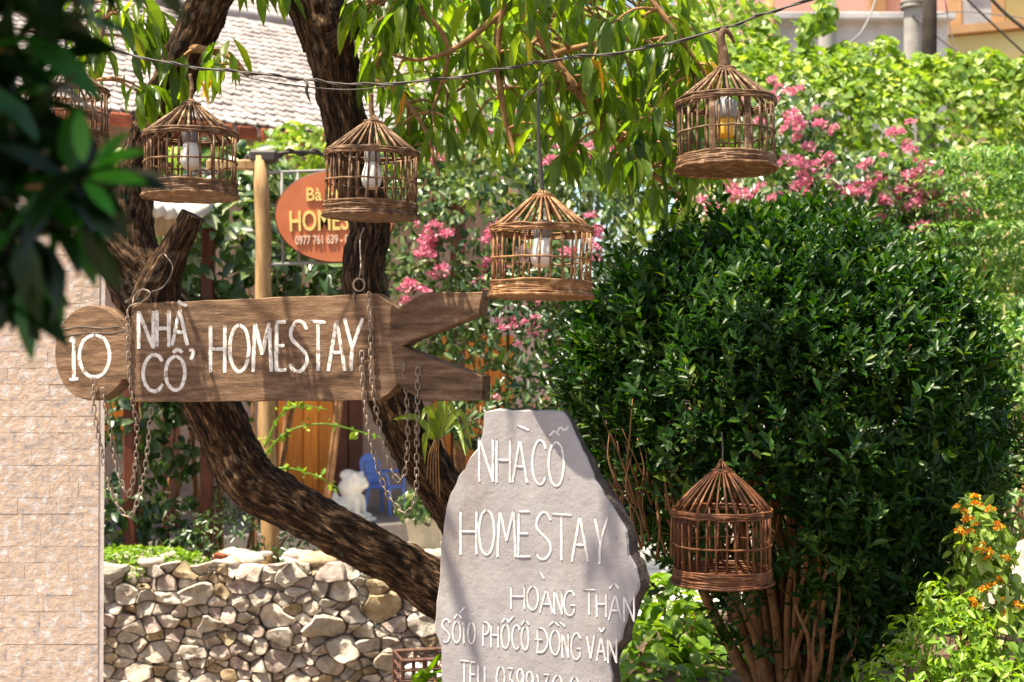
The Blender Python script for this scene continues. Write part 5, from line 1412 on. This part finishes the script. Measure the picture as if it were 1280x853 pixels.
# bougainvillea in the middle, behind the golden cage
bg2, qb2 = plant('bougainvillea', 'bougainvillea with whitish leaves and pink flowers between the right trunk and golden cage', 'shrub',
    [E(560, 290, 10.6, 90, .6, 80), E(620, 230, 10.9, 100, .6, 90), E(700, 300, 10.8, 90, .6, 100), E(540, 380, 10.5, 70, .5, 60), E(740, 180, 11.2, 90, .6, 90), E(520, 210, 11, 60, .5, 70), E(640, 390, 11.0, 80, .5, 70)], 7500, .085, 'leaf_pale', T_BROAD, 45, 6, noise_amp=.25)
fl = []
for (x, y, k, s_) in [(585, 155, 6, 13), (538, 295, 9, 13), (605, 300, 7, 13), (545, 195, 4, 10), (740, 280, 5, 10), (690, 190, 3, 12), (655, 130, 4, 14), (515, 360, 6, 14), (740, 200, 3, 14), (745, 320, 4, 8), (620, 330, 4, 10), (665, 400, 3, 10), (520, 320, 4, 20), (630, 410, 3, 8), (735, 370, 3, 10), (600, 350, 3, 10), (690, 350, 5, 20)]:
    for _ in range(k): fl.append(P(x + R.normal(0, s_), y + R.normal(0, s_ * .7), 10.0 + R.uniform(-.1, .1)))
put_flowers(bg2, PINKSMALL + PINKS[:2], fl, 'flower_cluster', .45, .85)
# dark evergreen mass under it
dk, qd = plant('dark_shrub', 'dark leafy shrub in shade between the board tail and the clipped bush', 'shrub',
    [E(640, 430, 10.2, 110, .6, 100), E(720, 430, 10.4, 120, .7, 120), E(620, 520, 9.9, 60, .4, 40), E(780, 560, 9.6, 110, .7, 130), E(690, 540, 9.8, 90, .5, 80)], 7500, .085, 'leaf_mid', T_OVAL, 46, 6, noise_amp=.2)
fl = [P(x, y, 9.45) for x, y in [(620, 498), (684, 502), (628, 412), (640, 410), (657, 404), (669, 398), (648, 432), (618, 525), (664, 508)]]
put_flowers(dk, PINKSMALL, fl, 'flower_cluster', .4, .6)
# leafy shrubs behind the stone wall at left
ls, q1 = plant('broadleaf_shrub', 'large-leaved shrub with glossy pale leaves between the left trunk and log pole', 'shrub',
    [E(290, 330, 10.7, 80, .6, 90), E(250, 420, 10.6, 80, .6, 90), E(215, 300, 11, 50, .5, 60), E(300, 250, 11.1, 70, .5, 70), E(400, 350, 11.0, 60, .5, 70)], 3400, .15, 'leaf_pale', T_BROAD, 47, 5, noise_amp=.25, up=.9, face=.8)
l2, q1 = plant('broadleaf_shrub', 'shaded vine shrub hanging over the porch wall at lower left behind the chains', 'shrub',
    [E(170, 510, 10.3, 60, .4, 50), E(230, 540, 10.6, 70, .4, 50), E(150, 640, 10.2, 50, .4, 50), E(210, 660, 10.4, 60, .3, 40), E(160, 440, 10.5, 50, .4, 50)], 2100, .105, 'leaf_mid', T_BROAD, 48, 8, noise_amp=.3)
l3, q1 = plant('low_shrub', 'low dark green shrub behind the stone wall left of the log pole', 'shrub',
    [E(300, 670, 10.0, 60, .4, 40), E(380, 690, 9.9, 50, .35, 30), E(250, 690, 10.1, 60, .4, 30), E(300, 610, 10.4, 40, .3, 30)], 2000, .06, 'leaf_mid', T_OVAL, 49, 4, noise_amp=.3)
l4, q1 = plant('roof_creeper', 'light green creeper growing along the old house eave behind the trunks', 'vine',
    [E(290, 205, 14.4, 60, .35, 20), E(375, 195, 14.8, 50, .35, 24), E(440, 205, 15.2, 60, .4, 24), E(195, 200, 14.0, 50, .35, 20), E(370, 168, 15.3, 40, .12, 12)], 1100, .10, 'leaf_vine', T_HEART, 50, 5, noise_amp=.3)
# arching vine shoots in front of the door panels
vs2 = thing('vine_shoot', 'thin arching yellow-green vine shoot in front of the orange door panels', 'vine', P(330, 620, 9.6))
m_ = MB(); lp_, ld_ = [], []
for pts_ in ([(325, 575), (360, 540), (405, 530), (450, 540), (480, 548)], [(320, 600), (352, 585), (395, 595), (425, 612)], [(330, 560), (350, 520), (375, 508), (410, 512)]):
    S_ = cr([tuple(P(x, y, 9.6)) for x, y in pts_], 26); tube(m_, S_, np.linspace(.009, .003, 26), 5)
    for i in range(2, 26, 4): lp_ += [S_[i]] * 4
m_.build('stem', M['leaf_lime'], vs2)
Rq = np.random.RandomState(2); lp_ = np.array(lp_)
stuff(link('foliage', leaves_mesh('foliage', T_BROAD, lp_ + Rq.normal(0, .02, lp_.shape), Rq.normal(0, 1, lp_.shape), Rq.normal(0, .5, lp_.shape) + [0, -.4, .8], Rq.uniform(.03, .07, len(lp_)), M['leaf_lime']), vs2))

bh, q1 = plant('shade_shrub', 'dark shrub in deep shade behind the stems of the clipped bush', 'shrub',
    [E(930, 640, 8.2, 120, .4, 90), E(1050, 680, 8.2, 120, .4, 110), E(1150, 640, 8.2, 100, .4, 110), E(960, 760, 8.0, 110, .4, 70), E(1090, 800, 7.9, 110, .4, 70), E(850, 610, 8.3, 70, .4, 60)], 6500, .08, 'leaf_bush', T_OVAL, 61, 5)
# low bright plants between slab and bush
pl2, q1 = plant('leafy_plant', 'sunlit bright green leafy plants between the stone slab and bush stems', 'plant',
    [E(840, 790, 7.3, 60, .35, 45), E(800, 830, 7.0, 50, .3, 50), E(880, 840, 7.1, 60, .35, 50), E(830, 860, 6.8, 80, .4, 50), E(820, 750, 7.5, 40, .25, 30)], 1500, .10, 'leaf_lime', T_BROAD, 51, 10, noise_amp=.35, up=.9)
pl3, q1 = plant('leafy_plant', 'broad green leaves at the lower left edge of the stone slab', 'plant', [E(535, 870, 5.4, 22, .12, 28)], 26, .12, 'leaf_lime', T_BROAD, 52, 3, front=False)
# right bottom shrubs
la, q1 = plant('lantana_shrub', 'upright shrub with orange flower heads right of the clipped bush', 'shrub',
    [E(1225, 690, 5.15, 30, .13, 50), E(1235, 740, 5.15, 36, .14, 50), E(1250, 800, 5.1, 45, .16, 60), E(1215, 645, 5.15, 15, .08, 22)], 1700, .055, 'leaf_vine', T_BROAD, 53, 10, thin=.3, noise_amp=.3)
fl = [P(x, y, 5.0) for x, y in [(1219, 622), (1220, 631), (1210, 650), (1220, 656), (1238, 638), (1246, 655), (1249, 661), (1200, 665), (1212, 666), (1228, 680), (1223, 689), (1235, 698), (1256, 698), (1251, 726), (1228, 737), (1240, 733), (1216, 751), (1222, 760), (1250, 750), (1254, 767), (1256, 795), (1196, 634), (1272, 758), (1242, 806), (1234, 690), (1206, 640)]]
put_flowers(la, ORANGES, fl, 'flower_head', .45, .85)
lm, q1 = plant('lime_shrub', 'sunlit lime green shrub with fine leaves in the lower right corner', 'shrub',
    [E(1180, 800, 4.95, 45, .16, 45), E(1130, 850, 4.9, 50, .16, 36), E(1225, 855, 4.85, 60, .18, 40), E(1170, 752, 5.0, 20, .09, 28), E(1205, 770, 5.0, 22, .1, 25), E(1100, 875, 4.85, 34, .15, 28), E(1140, 790, 5.0, 25, .1, 20)], 2300, .043, 'leaf_lime', T_OVAL, 54, 22, thin=.2, noise_amp=.55, up=.9)
rs, q1 = plant('round_shrub', 'dark green shrub with small leaves behind the lantana at the right edge', 'shrub',
    [E(1250, 540, 8.6, 60, .5, 70), E(1270, 620, 8.4, 50, .5, 60), E(1240, 600, 8.7, 50, .4, 60), E(1280, 450, 8.8, 50, .4, 60)], 4200, .06, 'leaf_layer', T_OVAL, 55, 5)
bl = P(1276, 750, 7.2)
o = boulder((bl.x + .15, 7.4, bl.z - .15), (.3, .28, .38), None, M['stone_pink'], 'garden_rock'); tag(o, 'pale pinkish rock behind the orange flowers at the right edge', 'rock')
pg = P(840, 740, 8.4)

# crate in front of the stone wall
cc = P(526, 845, 7.6)
cr_ = thing('plastic_crate', 'brown plastic crate holding crumpled white paper beside the stone slab', 'crate', (cc.x + .05, 7.6, cc.z - .1), (0, 0, .25), keep_world=False)
m_ = MB(); L_, W_, H_ = .34, .26, .22
for z in (0.0, .055, .11, .165, .215):
    tube(m_, [(sx * L_ / 2, sy * W_ / 2, z) for sx, sy in ((-1, -1), (1, -1), (1, 1), (-1, 1))], .010, 4, closed=True)
m_.build('rail', M['crate'], cr_, False)
for k in range(7):
    for sy in (-1, 1):
        m2 = MB(); box(m2, ((-.5 + k / 6) * L_, sy * W_ / 2, H_ / 2), (.02, .012, H_)); m2.build('slat', M['crate'], cr_, False)
m2 = MB(); box(m2, (0, 0, .004), (L_, W_, .008)); m2.build('floor', M['crate'], cr_, False)
for k in range(2):
    p = Vector((cc.x + (-.03, .075)[k], 7.56, cc.z + (.02, .0)[k]))
    o = boulder(p, ((.07, .05)[k], .05, (.055, .04)[k]), None, M['paper'], 'crumpled_paper'); tag(o, ('larger crumpled white paper at the left inside the brown crate', 'smaller crumpled white paper at the right inside the brown crate')[k], 'paper', 'paper in the crate')
# soil heap carrying the crate
m_ = MB(); lathe(m_, [(.9, -.05), (.75, cc.z * .5), (.45, cc.z - .11), (.02, cc.z - .10)], (cc.x + .05, 7.6, 0), 18, .2); struct(m_.build('soil_mound', M['earth']))

# ------------------------------------------------------------------ dark leaves close to the lens at left
ft = thing('foreground_branch', 'dark blurred leafy branch close to the lens at the left edge', 'branch', P(-220, 300, 1.75))
R = np.random.RandomState(77)
m_ = MB(); FB = []
for pts_ in ([(-260, 700, 1.9, 9), (-200, 300, 1.8, 8), (-120, 120, 1.7, 7), (0, 60, 1.65, 5), (60, 20, 1.65, 3)], [(-200, 300, 1.8, 8), (-80, 250, 1.7, 6), (30, 235, 1.6, 4), (95, 232, 1.55, 2.5)], [(-80, 250, 1.7, 5), (-20, 300, 1.65, 4), (30, 290, 1.6, 3)], [(-120, 120, 1.7, 5), (-60, 130, 1.7, 4), (40, 150, 1.65, 3)], [(-120, 120, 1.7, 7), (-100, -150, 1.7, 6), (0, -300, 1.7, 4), (60, -400, 1.7, 3)], [(-260, 700, 1.9, 10), (-290, 1400, 2.0, 14), (-300, 2700, 2.0, 18)]):
    A = [(*P(x, y, D), r * MPX(D)) for x, y, D, r in pts_]; S_ = cr(A, 24); tube(m_, S_[:, :3], np.maximum(S_[:, 3], .001), 7, bump=.08, bfreq=60); FB.append(S_)
m_.build('stem', M['branch'], ft)
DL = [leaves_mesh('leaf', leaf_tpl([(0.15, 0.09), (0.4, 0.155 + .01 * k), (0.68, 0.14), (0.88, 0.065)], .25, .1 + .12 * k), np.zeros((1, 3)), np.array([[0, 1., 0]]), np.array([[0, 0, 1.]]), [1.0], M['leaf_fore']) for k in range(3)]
def whorl(px, py, D, n_, size, bias=(0, 0, -.2), spread=1.0):
    c = np.array(P(px, py, D))
    for i in range(n_):
        th = i * 2.4 + R.uniform(-.3, .3)
        d = np.array([math.cos(th), .6 * math.sin(th) - .2, .8 * math.sin(th * 1.7)]) * spread + np.array(bias) + R.normal(0, .2, 3)
        leaf_obj(DL[R.randint(3)], c + R.normal(0, .008, 3), d, np.array([0, -.5, .8]) + R.normal(0, .35, 3), size * R.uniform(.95, 1.4), ft)
for (x, y, D, n_, s_) in [(95, 232, 1.55, 9, .075), (30, 60, 1.65, 10, .095), (-10, 10, 1.7, 9, .1), (60, 15, 1.68, 7, .075), (10, 130, 1.66, 10, .095), (40, 175, 1.62, 8, .075), (-10, 220, 1.6, 10, .095), (30, 270, 1.6, 9, .085), (-5, 300, 1.6, 9, .085), (60, 260, 1.6, 7, .075), (-30, 80, 1.6, 8, .1), (20, 110, 1.7, 8, .09), (-40, 260, 1.6, 8, .1), (15, 210, 1.68, 9, .09)]:
    whorl(x, y, D, n_, s_)
whorl(50, 300, 1.58, 4, .075, (0.1, 0, -1.3), .5); whorl(20, 300, 1.6, 5, .08, (-.1, 0, -1.3), .5); whorl(85, 262, 1.6, 4, .07, (.1, 0, -1.2), .45); whorl(60, 200, 1.6, 7, .09); whorl(120, 215, 1.6, 4, .075, (.6, 0, -.2), .6); whorl(-10, 340, 1.6, 5, .085, (.3, 0, -1.), .6); whorl(75, 240, 1.55, 3, .065, (1.2, 0, .0), .4); whorl(90, 225, 1.55, 2, .075, (.1, .1, 1.4), .2); whorl(15, 335, 1.6, 3, .07, (.1, 0, -1.4), .4); whorl(95, 240, 1.56, 3, .075, (.9, 0, -.6), .3)
M['leaf_lit'] = mat_leaf('lit_leaf', [(0, (0.03, 0.17, 0.02)), (1, (0.07, 0.26, 0.03))], 0.4, 0.35, (1.2, 1.8, 0.4))  # brighter copy of the dark leaf: light on a few leaves, put into their colour
DG = [leaves_mesh('lit_leaf', leaf_tpl([(0.15, 0.09), (0.4, 0.16), (0.68, 0.14), (0.88, 0.065)], .2, .1 + .1 * k), np.zeros((1, 3)), np.array([[0, 1., 0]]), np.array([[0, 0, 1.]]), [1.0], M['leaf_lit']) for k in range(2)]
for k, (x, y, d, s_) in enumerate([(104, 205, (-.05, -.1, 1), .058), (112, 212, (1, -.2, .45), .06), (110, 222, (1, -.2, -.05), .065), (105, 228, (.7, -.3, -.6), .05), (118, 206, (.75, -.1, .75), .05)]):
    leaf_obj(DG[k % 2], P(x, y, 1.46), d, (0.1, -.75, .6), s_, ft, 'lit_leaf')
# its dense crown above the frame, which keeps it in shade
pts_ = np.array([P(R.uniform(-420, 150), R.uniform(-520, -40), R.uniform(1.1, 2.3)) for _ in range(2600)])
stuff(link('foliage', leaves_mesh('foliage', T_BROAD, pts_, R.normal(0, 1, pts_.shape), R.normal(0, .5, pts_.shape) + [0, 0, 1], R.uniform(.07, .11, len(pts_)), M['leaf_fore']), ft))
